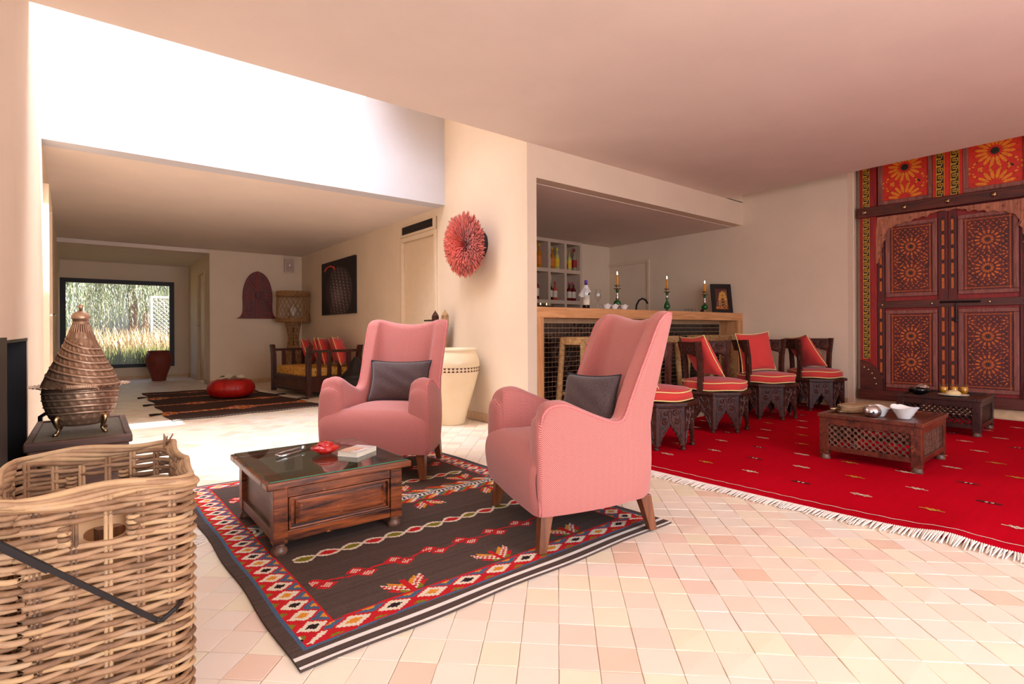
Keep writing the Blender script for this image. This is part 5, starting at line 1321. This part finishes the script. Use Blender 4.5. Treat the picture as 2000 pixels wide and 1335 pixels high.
    for j in range(4):
        a,b=pts[j],pts[j+1]
        A0,B0=op(a,1.02),op(b,1.02); A1,B1=op(a,1.13),op(b,1.13); up_=Vector((0,0,1)); th=.020
        vs=[]
        for (A_,B_,z) in ((A0,B0,zr0),(A1,B1,zr1)):
            n_=((A_+B_)/2).normalized()
            vs+=[A_-n_*th+up_*z,B_-n_*th+up_*z,B_+n_*th*.4+up_*z,A_+n_*th*.4+up_*z]
        rl=MB().add(vs,[(3,2,1,0),(4,5,6,7),(0,1,5,4),(1,2,6,5),(2,3,7,6),(3,0,4,7)]).build('back_rail',m_dark,t,bevel=.004)
        O=(vs[3]+vs[2])/2; O2=(vs[7]+vs[6])/2; F_=frame(O,(vs[2]-vs[3]),(O2-O)); hh=(O2-O).length; L=(vs[2]-vs[3]).length/2
        for side in (0,1):
            mb=MB()
            if side: O=(vs[0]+vs[1])/2; O2=(vs[4]+vs[5])/2; F_=frame(O,(vs[1]-vs[0]),(O2-O))
            tub=lambda pts_,r=.0055: mb.tube([F_@Vector((x,0,z)) for x,z in pts_],r,4,cap=False)
            for sg in (-1,1): tub(spiral(sg*L*.42,hh*.5,.034,1.4,sg,14,2)); tub([(0,hh*.15),(sg*L*.2,hh*.5),(0,hh*.85)]); tub([(sg*L*.8,hh*.2),(sg*L*.75,hh*.8)])
            stuff(mb.build('carving',m_dark,rl,fixn=False))
        # curved brace below the rail at the ends
        if j in (0,3):
            e=a if j==0 else b; f_=b if j==0 else a
            E_=op(e,1.0); G=op(e,1.0).lerp(op(f_,1.0),.45)
            MB().tube([E_+up_*.60,E_+up_*.68,E_.lerp(G,.35)+up_*.725,G+up_*.74],.016,6).build('bracket',m_dark,t)
    return t
def round_cushion(lab,M,grp):
    t=thing('seat_cushion',lab,'cushion',group=grp); t.matrix_world=M
    R=.292; prof=[(.01,0),(.15,.0),(R-.02,.006),(R,.012),(R+.006,.04),(R,.078),(R-.03,.094),(.15,.110),(.01,.114)]
    MB().lathe(prof,48,disp=lambda a,z,r:(.006*math.sin(a*5+z*40)+.004*math.sin(a*3))*(r/.3)).build('cover',m_red,t,smooth=True)
    for z in (.012,.080): MB().tube([((R+.004+.006*math.sin(a*PI/24*5+z*40))*math.cos(a*PI/24),(R+.004+.006*math.sin(a*PI/24*5+z*40))*math.sin(a*PI/24),z+.004*math.sin(a*.7)) for a in range(48)],.0055,6,close=True).build('piping',m_yel,t,smooth=True)
    return t
zc=.389
base=None
rotf=0
specs=[(3.76,2.79,.26,'leftmost carved chair, mostly hidden behind the near armchair'),
       (4.80,2.87,.12,'second carved chair from the left, right of the near armchair'),
       (5.90,2.90,-.14,'third carved chair from the left with upright cushion'),
       (6.93,2.80,-.17,'rightmost carved chair, nearest the painted door')]
words=['leftmost','second','third','rightmost']
for q,(x,y,dr,lab) in enumerate(specs):
    lab='dark octagonal '+lab
    if base is None: base=make_carved_chair(); base.location=(x,y,0); base.rotation_euler=(0,0,rotf+dr); base['label']=lab; base['group']='carved octagonal chairs'; ch=base
    else: ch=dup(base,(x,y,0),rotf+dr,lab)
    round_cushion('round coral seat cushion with yellow piping on the %s carved chair'%words[q],T((x,y,zc+.001))@RZ(.3*q),'coral seat cushions')
    lx,ly,zz,az,rx,ry=[(-.17,.10,.68,70,-.5,0),(-.135,.05,.715,64,-.48,.05),(-.10,.06,.722,-24,-.20,-.06),(-.12,.06,.70,60,-.55,.12)][q]
    M_=T((x+lx,y+ly,zz))@RZ(math.radians(az))@RX(rx)@RY(ry)
    pillow('back_cushion','square coral back cushion with yellow piping on the %s carved chair'%words[q],.44,.44,.14,m_red,m_yel,M_,group='coral back cushions')

# ================================================================== LATTICE TABLES
def lattice_table(name,lab,x,y,rz,wx,wy,h,mat,grp):
    t=thing(name,lab,'coffee table',(x,y,0),rz,grp); hx,hy=wx/2,wy/2; zt=h-.012
    MB().box(-hx-.012,hx+.012,-hy-.012,-hy+.035,zt-.016,h).box(-hx-.012,hx+.012,hy-.035,hy+.012,zt-.016,h).box(-hx-.012,-hx+.035,-hy+.035,hy-.035,zt-.016,h).box(hx-.035,hx+.012,-hy+.035,hy-.035,zt-.016,h).build('top_rim',mat,t,bevel=.004)
    for i in range(4): B(-hx+.035,hx-.035,-hy+.035+i*(wy-.07)/4+.001,-hy+.035+(i+1)*(wy-.07)/4-.001,zt-.016,zt-.004).build('top_plank',mat,t,bevel=.0015)
    for sx in (-1,1):
        for sy in (-1,1):
            px_,py_=sx*(hx-.03),sy*(hy-.03); B(px_-.03,px_+.03,py_-.03,py_+.03,.045,zt-.016).build('corner_post',mat,t,bevel=.003)
            MB().lathe([(.018,0),(.032,.006),(.035,.02),(.028,.034),(.030,.046)],16,T((px_,py_,0))).build('bun_foot',m_ball,t,smooth=True)
    for s_ in range(4):
        ax=s_<2; sg=-1 if s_%2==0 else 1; L=(hx if ax else hy)-.058; off=(hy if ax else hx)-.018
        M_=(T((0,sg*off,0))@(RZ(0) if sg<0 else RZ(PI))) if ax else (T((sg*off,0,0))@(RZ(-PI/2) if sg<0 else RZ(PI/2)))
        MB().box(-L-.002,L+.002,-.016,.012,zt-.065,zt-.016,M_).build('rail',mat,t,bevel=.002); MB().box(-L-.002,L+.002,-.016,.012,.075,.112,M_).build('rail',mat,t,bevel=.002)
        z0,z1=.112,zt-.065; p=.0215; mb=MB(); nx_=int(2*L/p); nz_=int((z1-z0)/p)
        for i in range(nx_+1):
            for j in range(nz_+1):
                if (i+j)%2: continue
                X=-L+(i+.0)*2*L/nx_; Z=z0+j*(z1-z0)/nz_
                if not(-L<=X<=L): continue
                oc=[(X+.0112*math.cos(a*PI/4+PI/8),Z+.0112*math.sin(a*PI/4+PI/8)) for a in range(8)]
                mb.prism(oc,-.006,.006,M_)
                for dx,dz in ((1,1),(1,-1)):
                    X2=X+dx*2*L/nx_; Z2=Z+dz*(z1-z0)/nz_
                    if X2<=L+.001 and z0-.001<=Z2<=z1+.001: mb.tube([M_@Vector((X,0,Z)),M_@Vector((X2,0,Z2))],.0048,4,cap=False)
        stuff(mb.build('turned_lattice',m_ball if mat is m_lat else m_lat2,t,fixn=False))
    return t
ZA=.345
lattice_table('lattice_table','reddish dark wooden lattice table, nearer of two on the red carpet',4.60,1.39,math.radians(1.5),.66,.62,ZA,m_lat,'lattice coffee tables')
lattice_table('lattice_table','darker wooden lattice table, further one nearest the painted door',6.45,1.43,math.radians(2),.66,.62,ZA,m_lat2,'lattice coffee tables')
zt=ZA-.013
def silverpot(x,y,z,s,lab,rz=0):
    t=thing('silver_pot',lab,'pot',(x,y,z),rz,'silver pots on the lattice tables')
    MB().lathe([(.02,0),(.035,.002),(.052,.018),(.058,.042),(.052,.066),(.034,.082),(.030,.084),(.030,.078),(.02,.06)],36,Matrix.Scale(s,4),capt=False).build('body',m_silver,t,smooth=True)
    mb=MB(); 
    for q in range(5):
        a=PI/2+q*2*PI/5; mb.add([(0,-.060,.042),(.012*math.cos(a),-.060,.042+.012*math.sin(a)),(.005*math.cos(a+PI/5),-.060,.042+.005*math.sin(a+PI/5)),(.005*math.cos(a-PI/5),-.060,.042+.005*math.sin(a-PI/5))],[(0,3,1,2)],Matrix.Scale(s,4))
    mb.build('star_cutout',m_blk,t,fixn=False); return t
silverpot(4.42,1.40,zt,1.02,'round silver pot with star cutout on the nearer lattice table',math.radians(-62))
silverpot(6.52,1.62,zt,1.0,'round silver pot behind the black bowl on the further lattice table',math.radians(-60))
cornbowl(4.53,1.385,zt,'white bowl of olives right behind the silver pot on the nearer lattice table',1.15,2,'white bowls on the nearer lattice table',.4,plain('olives',S(30,34,50),.3))
cornbowl(4.53,1.235,zt,'white bowl nearest the camera on the nearer lattice table',1.4,2,'white bowls on the nearer lattice table',1.0,plain('dates',S(90,60,30),.4))
cornbowl(4.69,1.255,zt,'white bowl with yellow pieces on the nearer lattice table',1.15,2,'white bowls on the nearer lattice table',1.0,plain('yellow_pieces',S(236,200,20),.4))
# bellows
t=thing('bellows','wooden hand bellows with leather folds lying across the nearer lattice table','bellows',(4.58,1.60,zt),math.radians(-27))
m_bw=wood('bellows_wood',S(112,78,48),S(190,150,104),'X',.5,1,.3)
def bel(z0,z1): 
    P=[(-.10,.012),(-.06,.035),(0,.062),(.06,.068),(.10,.05),(.125,.018),(.24,.014),(.25,0)]
    cv=catmull(P,3); o_=cv+[(x,-y) for x,y in reversed(cv[:-1])]; n=len(o_)
    return MB().add([(x,y,z0) for x,y in o_]+[(x,y,z1) for x,y in o_],[tuple(range(n-1,-1,-1)),tuple(range(n,2*n))]+[(i,(i+1)%n,n+(i+1)%n,n+i) for i in range(n)])
bel(.003,.013).build('lower_board',m_bw,t); bel(.048,.058).build('upper_board',m_bw,t)
mb=MB().grid(40,9,lambda u,v:((.015+(.098+.010*math.sin(v*PI*6))*math.cos(2*PI*u)*.95),(.060+.010*math.sin(v*PI*6))*math.sin(2*PI*u),.013+.035*v),closeu=True); mb.build('leather_folds',plain('tan_leather',S(190,148,104),.6,var=.1),t,smooth=True)
MB().tube([(-.09,0,.03),(-.17,0,.028)],[.014,.009],10).build('nozzle',m_brass,t,smooth=True)
# further table
t=thing('black_bowl','shiny black round bowl at the left of the further lattice table','bowl',(6.32,1.60,zt))
k=N('black_glaze',.1,0,.6); k.col(S(14,12,14)); MB().lathe([(.03,0),(.05,.004),(.082,.03),(.086,.052),(.080,.062),(.074,.058),(.05,.02)],36,capt=False).build('bowl',k.m,t,smooth=True)
t=thing('bread_plate','white plate with a round pale bread on the further lattice table','plate',(6.42,1.36,zt),.4)
MB().lathe([(.05,0),(.06,.003),(.115,.012),(.118,.016),(.10,.014),(.05,.007),(.003,.006)],40).build('plate',m_white,t,smooth=True)
t=thing('bread','round pale semolina bread lying on the white plate','bread',(6.42,1.36,zt+.008)); MB().lathe([(.055,0),(.062,.01),(.055,.028),(.035,.042),(.003,.048)],30).build('loaf',plain('bread_crust',S(236,206,150),.8,var=.07,scale=40),t,smooth=True)
k=N('orange_juice',.2,0,.5); k.col(S(226,150,16)); m_oj=k.m
for i,(x,y,lab) in enumerate(((6.60,1.47,'leftmost glass of orange juice behind the bread plate'),(6.67,1.405,'middle glass of orange juice behind the bread plate'),(6.70,1.335,'rightmost glass of orange juice behind the bread plate'))):
    t=thing('juice_glass',lab,'glass',(x,y,zt),group='orange juice glasses'); MB().lathe([(.028,0),(.030,.003),(.034,.095),(.0335,.095)],24,capt=False).build('glass_wall',m_thin,t,smooth=True); MB().lathe([(.026,.004),(.0315,.066),(.002,.066)],24).build('juice',m_oj,t,smooth=True)

# ================================================================== PAINTED DOOR
DM=T((7.60,2.515,.105))@RZ(ang)@RZ(-PI/2)      # local x runs along the wall (left to right in view), local y into the wall
t=thing('painted_door','huge red painted double door with carved arch and star panels on the right wall','carved door'); t.matrix_world=DM
m_dr=wood('red_painted_wood',S(120,14,12),S(168,26,22),'Z',.5,1.2,.25,wear=S(110,40,26)); m_drd=wood('red_painted_dark',S(70,14,10),S(116,26,18),'Z',.5,1.2,.3)
m_mauve=wood('mauve_moulding',S(112,58,48),S(158,94,80),'Z',.5,1.5,.3,wear=S(150,112,90)); m_bm=wood('brown_beam',S(58,18,10),S(104,40,22),'X',.45,1,.3)
m_org=plain('lit_orange_paint',S(226,130,20),.5,var=.2,scale=60); m_orgd=plain('dim_orange_paint',S(198,98,26),.55,var=.3,scale=60); m_yelp=plain('ochre_paint',S(216,160,30),.5,var=.15,scale=60); m_dkp=plain('dark_green_paint',S(30,30,18),.5,var=.3,scale=40)  # two oranges: the stronger light on the upper panels is put into the colour
m_redp=plain('lit_red_paint',S(206,40,16),.5,var=.12,scale=20); m_archw=wood('arch_wood',S(140,76,52),S(200,126,90),'Z',.5,1.6,.4)  # brighter red carries the stronger light on the upper panels
DW,DH=1.71,3.35
B(0,DW,0,.05,0,DH).build('backing',m_drd,t)
zb0,zb1=2.245,2.345  # main beam band at left edge, measured up the door
jambs=((0,.175),(DW-.175,DW))
for x0,x1 in jambs: B(x0,x1,-.06,0,0,DH).build('jamb',m_dr,t,bevel=.003)
def lettering(x0,x1,z0,z1,name,mat,seed):
    """interlaced painted border: dark ground with ochre hooks"""
    g=B(x0,x1,-.0625,-.060,z0,z1).build(name,m_dkp,t); mb=MB(); R_=random.Random(seed); u=.0; w_=x1-x0; c=(x0+x1)/2
    z=z0; s_=w_*1.15
    while z<z1-.02:
        h=min(s_,z1-z); q=.0045; y=-.0645
        def bar(a,b,c_,d): mb.box(c+a*w_*.5,c+c_*w_*.5,y-.001,y+.002,z+b*h,z+d*h)
        for a in (-1,.86): bar(a,0,a+.14,1)
        bar(-.86,.0,.4,.09); bar(.3,.09,.44,.42); bar(-.5,.33,.3,.42); bar(-.55,.42,-.4,.72); bar(-.4,.63,.7,.72); bar(.56,.30,.70,.63); bar(-.86,.88,-.1,.96); bar(0,.80,.14,1.0); bar(-.12,.50,.14,.58)
        z+=h
    stuff(mb.build('hooked_border',m_yelp,g,fixn=False))
for j,(x0,x1) in enumerate(jambs):
    s0=x0+.035 if j==0 else x1-.105
    lettering(s0,s0+.07,.50,zb0-.01,'painted_border',m_yelp,1+j); lettering(s0,s0+.07,zb1+.01,DH,'painted_border',m_yelp,3+j)
    sx=.012 if j==0 else -.012
B(-.02,DW+.02,-.10,-.055,zb0,zb1+.02).build('cross_beam',m_bm,t,bevel=.006)
for x in (.06,.46,.86-.0,1.25,DW-.06): MB().lathe([(.003,.022),(.018,.018),(.026,.008),(.028,0)],16,T((x,-.10,(zb0+zb1)/2+.01))@RX(PI/2)).build('iron_stud',m_brass,t,smooth=True)
B(-.02,DW+.02,-.09,-.055,0,.12).build('bottom_beam',m_bm,t,bevel=.006)
for sgn,x_ in ((1,0),(-1,DW)):
    n=12; P=[(x_,.12)]+[(x_+sgn*.24*math.sin(a*PI/2/n)*1.0,.12+.38*math.cos(a*PI/2/n)) for a in range(n+1)]
    P=[(x_,.12),(x_+sgn*.24,.12)]+[(x_+sgn*.24*math.cos(a*PI/2/n),.12+.36*math.sin(a*PI/2/n)**.8) for a in range(1,n+1)]
    br=MB().prism(P,-.075,-.058,tri=True).build('corner_bracket',m_bm,t)
    mb=MB()
    for q in range(5): a=.2+q*.28; mb.lathe([(.002,.008),(.010,.004),(.012,0)],10,T((x_+sgn*.17*math.cos(a),-.075,.14+.26*math.sin(a)))@RX(PI/2))
    mb.build('bracket_studs',m_brass,br)
def petal(mb,cx,cz,a,r0,r1,w_,y,th=.003):
    c,s_=math.cos(a),math.sin(a); P=[(r0,0),(r0+(r1-r0)*.25,w_),(r1-(r1-r0)*.2,w_),(r1,0),(r1-(r1-r0)*.2,-w_),(r0+(r1-r0)*.25,-w_)]
    mb.prism([(cx+p*c-q*s_,cz+p*s_+q*c) for p,q in P],y-th,y)
def star_panel(x0,x1,z0,z1,par,mats,rowsz,R,y,bord=True,npt=16,fine=False):
    """geometric star pattern: rosettes of petals over a lattice"""
    m_a,m_b=mats; mbp=MB(); mbd=MB(); cx=(x0+x1)/2
    inside=lambda x,z,m_=.004: x0+m_<x<x1-m_ and z0+m_<z<z1-m_
    cs=[]
    for zc_ in rowsz: cs.append((cx,zc_,1)); 
    for q,zc_ in enumerate(rowsz[:-1]):
        zz=(zc_+rowsz[q+1])/2
        for sg in (-1,1): cs.append((cx+sg*R*1.62,zz,.62))
    for sg in (-1,1):
        for zz in (rowsz[0]-(rowsz[-1]-rowsz[0] or R*2.6)/max(1,len(rowsz)-1)/2 if len(rowsz)>1 else rowsz[0]-R*1.3, rowsz[-1]+((rowsz[-1]-rowsz[0])/max(1,len(rowsz)-1)/2 if len(rowsz)>1 else R*1.3)): cs.append((cx+sg*R*1.62,zz,.62))
    for (px_,pz,s_) in cs:
        n=npt if s_==1 else 10
        for i in range(n):
            a=2*PI*(i+.5)/n
            for (r0,r1,wd,mb) in (((.22,.50,.050,mbp),(.58,.98,.078,mbp),(1.04,1.22,.055,mbp),(.50,.58,.03,mbd)) if fine else ((.30,.92,.080,mbp),(1.0,1.18,.055,mbp),(.94,.99,.03,mbd))):
                X=px_+R*s_*r1*math.cos(a); Z=pz+R*s_*r1*math.sin(a)
                if inside(X,Z): petal(mb,px_,pz,a,R*s_*r0,R*s_*r1,R*s_*wd*(16/n)**.5,y)
        if inside(px_,pz,R*.2*s_): mbd.prism([(px_+R*s_*(.24 if i%2 else .17)*(.6 if fine else 1)*math.cos(i*PI/16),pz+R*s_*(.24 if i%2 else .17)*(.6 if fine else 1)*math.sin(i*PI/16)) for i in range(32)],y-.003,y)
    # scattered lattice pieces between rosettes
    R_=random.Random(5); g=R*(.24 if fine else .30); ni=int((x1-x0)/g); nj=int((z1-z0)/g)
    for i in range(ni+1):
        for j in range(nj+1):
            X=x0+(i+.5)*(x1-x0)/(ni+1); Z=z0+(j+.5)*(z1-z0)/(nj+1)
            if any(math.hypot(X-a_,Z-b_)<R*s_*1.17 for a_,b_,s_ in cs): continue
            petal(mbp if (i+j)%2==0 else mbd,X,Z,(PI/4 if (i*j)%2 else -PI/4)+(0 if (i+j)%2 else .6),-g*.42,g*.42,g*.16,y)
    a_=stuff(mbp.build('star_petals',m_a,par,fixn=False)); b_=stuff(mbd.build('star_darks',m_b,par,fixn=False))
def framed_panel(x0,x1,z0,z1,name,ground,mats,rows_,R,mould=m_mauve,mw=.045,npt=16,braid=True):
    p=B(x0+mw,x1-mw,-.022,-.004,z0+mw,z1-mw).build(name,ground,t)
    mb=MB()
    for a in ((x0,x1,z0,z0+mw),(x0,x1,z1-mw,z1),(x0,x0+mw,z0+mw,z1-mw),(x1-mw,x1,z0+mw,z1-mw)): mb.box(a[0],a[1],-.040,-.004,a[2],a[3])
    mb.build('moulding',mould,p,bevel=.006)
    X0,X1,Z0,Z1=x0+mw+.005,x1-mw-.005,z0+mw+.005,z1-mw-.005
    if braid:
        mb=MB(); w_=.022
        n=int((Z1-Z0)/.016)
        for i in range(n):
            z=Z0+(i+.5)*(Z1-Z0)/n
            for xx in (X0+w_/2+.006,X1-w_/2-.006): petal(mb,xx,z,(.9 if i%2 else -.9),-.010,.010,.0035,-.022)
        n=int((X1-X0)/.016)
        for i in range(n):
            x=X0+(i+.5)*(X1-X0)/n
            for zz in (Z0+w_/2+.006,Z1-w_/2-.006): petal(mb,x,zz,(.6 if i%2 else -.6),-.010,.010,.0035,-.022)
        stuff(mb.build('braid_border',mats[0],p,fixn=False)); X0+=.035;X1-=.035;Z0+=.035;Z1-=.035
    star_panel(X0,X1,Z0,Z1,p,mats,rows_,R,-.022,npt=npt,fine=braid)
    return p
# upper fixed panels (stronger light put into their paint)
zt0=zb1+.03
for x0,x1 in ((.185,.725),(DW-.725,DW-.185)): framed_panel(x0,x1,zt0,DH-.02,'upper_star_panel',m_redp,(m_org,m_dkp),[zt0+.055,zt0+.42,zt0+.79],.185,braid=False,npt=16,mw=.05)
B(.725,DW-.725,-.055,0,zb1+.02,DH).build('centre_stile',m_redp,t)
for x in (.755,.885): lettering(x,x+.075,zb1+.03,DH-.01,'painted_border',m_yelp,7)
# the two leaves
lx0,lx1=.175,DW-.175; xm=(lx0+lx1)/2
for (a,b) in ((lx0,xm-.002),(xm+.002,lx1)):
    B(a,b,-.004,.0,.12,zb0).build('leaf_ground',m_dr,t)
    for e0,e1 in ((a,a+.075),(b-.085,b)): 
        B(e0,e1,-.032,-.004,.12,zb0).build('stile',m_drd,t,bevel=.003)
        st=MB(); nz_=9
        dk=MB()
        for i in range(13):
            z=.17+i*.165
            if z+.12>zb0: break
            if abs(z+.06-1.17)<.09: continue
            c=(e0+e1)/2; st.box(c-.011,c+.011,-.035,-.031,z,z+.12); dk.box(c-.024,c-.018,-.0345,-.031,z-.008,z+.128); dk.box(c+.018,c+.024,-.0345,-.031,z-.008,z+.128); dk.lathe([(.002,.004),(.012,.003),(.014,0)],8,T((c,-.032,z+.142))@RX(PI/2))
        stuff(st.build('painted_bars',m_orgd,t,fixn=False)); stuff(dk.build('painted_outlines',m_dkp,t,fixn=False))
    for z0,z1,rows_ in ((.155,1.09,[.47,.78]),(1.25,2.14,[1.53,1.84])):
        framed_panel(a+.085,b-.095,z0,z1,'carved_star_panel',m_drd,(m_orgd,m_dkp),rows_,.112,npt=15)
B(lx0,lx1,-.046,-.030,1.115,1.20).build('lock_rail',m_bm,t,bevel=.004)
for x in (lx0+.05,xm-.15,xm+.35,lx1-.05): MB().lathe([(.002,.010),(.012,.006),(.015,0)],12,T((x,-.046,1.158))@RX(PI/2)).build('iron_stud',m_brass,t)
MB().tube([(xm-.07,-.062,1.17),(xm+.28,-.062,1.165)],.012,8).build('bolt',m_blk,t); MB().tube([(xm+.07,-.058,1.15),(xm+.07,-.06,.98)],.008,6).lathe([(.004,.012),(.02,.008),(.022,0)],12,T((xm+.07,-.05,.96))@RX(PI/2)).build('latch',m_blk,t)
# scalloped arch
def scal(n,amp): 
    P=[]
    return P
oy0,oy1=-.062,-.034
xl,xr=lx0-.005,lx1+.005; zt_=zb0-.015; 
inner=[]
zlow=zt_-.56
# inner outline: left side up, across the top, right side down with lobes
side=[(xl+.035,zlow)]; steps=[(.075,-.50),(.075,-.40),(.135,-.30),(.135,-.22),(.20,-.15)]
top=[(.20,-.15),(.30,-.105),(.40,-.085),(.52,-.06),(.60,-.035)]
def lobes(P,amp,k_):
    out=[]
    for (x0,z0),(x1,z1) in zip(P,P[1:]):
        L=math.hypot(x1-x0,z1-z0); nx_,nz_=-(z1-z0)/L,(x1-x0)/L; 
        for q in range(6): s_=q/6; out.append((x0+(x1-x0)*s_-nx_*amp*math.sin(PI*s_)*-1,z0+(z1-z0)*s_-nz_*amp*math.sin(PI*s_)*-1))
    out.append(P[-1]); return out
hw_=(xr-xl)/2; xc=(xl+xr)/2
path=[(.02,-.56),(.055,-.47),(.06,-.37),(.095,-.28),(.10,-.20),(.165,-.145),(.25,-.115),(.34,-.105),(.42,-.075),(.50,-.07),(.56,-.035),(hw_,-.03)]
lf=lobes(path,.018,1)
mb=MB(); outer=[]
for (x,z) in lf:
    # outer edge: straight down the side, straight along the top
    outer.append((0,z) if z<-.17 else ((x*.0+max(0,(x-.10)*1.13) if x<.30 else x),0))
n=len(lf)
for sg in (1,-1):
    vs=[]
    for (xi,zi),(xo,zo) in zip(lf,outer):
        for y in (oy0,oy1): 
            X=(xl+xi) if sg>0 else (xr-xi); XO=(xl+xo) if sg>0 else (xr-xo); vs+=[(X,y,zt_+zi),(XO,y,zt_+zo)]
    fs=[]
    for i in range(n-1):
        a=i*4; b=a+4; fs+=[(a,b,b+1,a+1),(a+2,a+3,b+3,b+2),(a,a+2,b+2,b),(a+1,b+1,b+3,a+3)]
    mb.add(vs,fs)
ar=mb.build('scalloped_arch',m_archw,t)
mb=MB()
for sg in (1,-1):
    f_=lambda x,z:((xl+x) if sg>0 else (xr-x),oy0-.001,zt_+z)
    mb.tube([f_(x+.008,z+.010) for x,z in lf],.006,5)
    for r_ in (.052,.036,.020): mb.tube([f_(.07+r_*math.cos(a*PI/8),-.075+r_*math.sin(a*PI/8)) for a in range(16)],.005,5,close=True)
    for cx_,cz_ in ((.05,-.22),(.035,-.34),(.03,-.44),(.22,-.055),(.34,-.05),(.46,-.035)): mb.tube([f_(cx_+.016*(1-q/12)*math.cos(q*.9),cz_+.016*(1-q/12)*math.sin(q*.9)) for q in range(12)],.004,4)
mb.build('arch_carving',m_archw,ar,fixn=False)
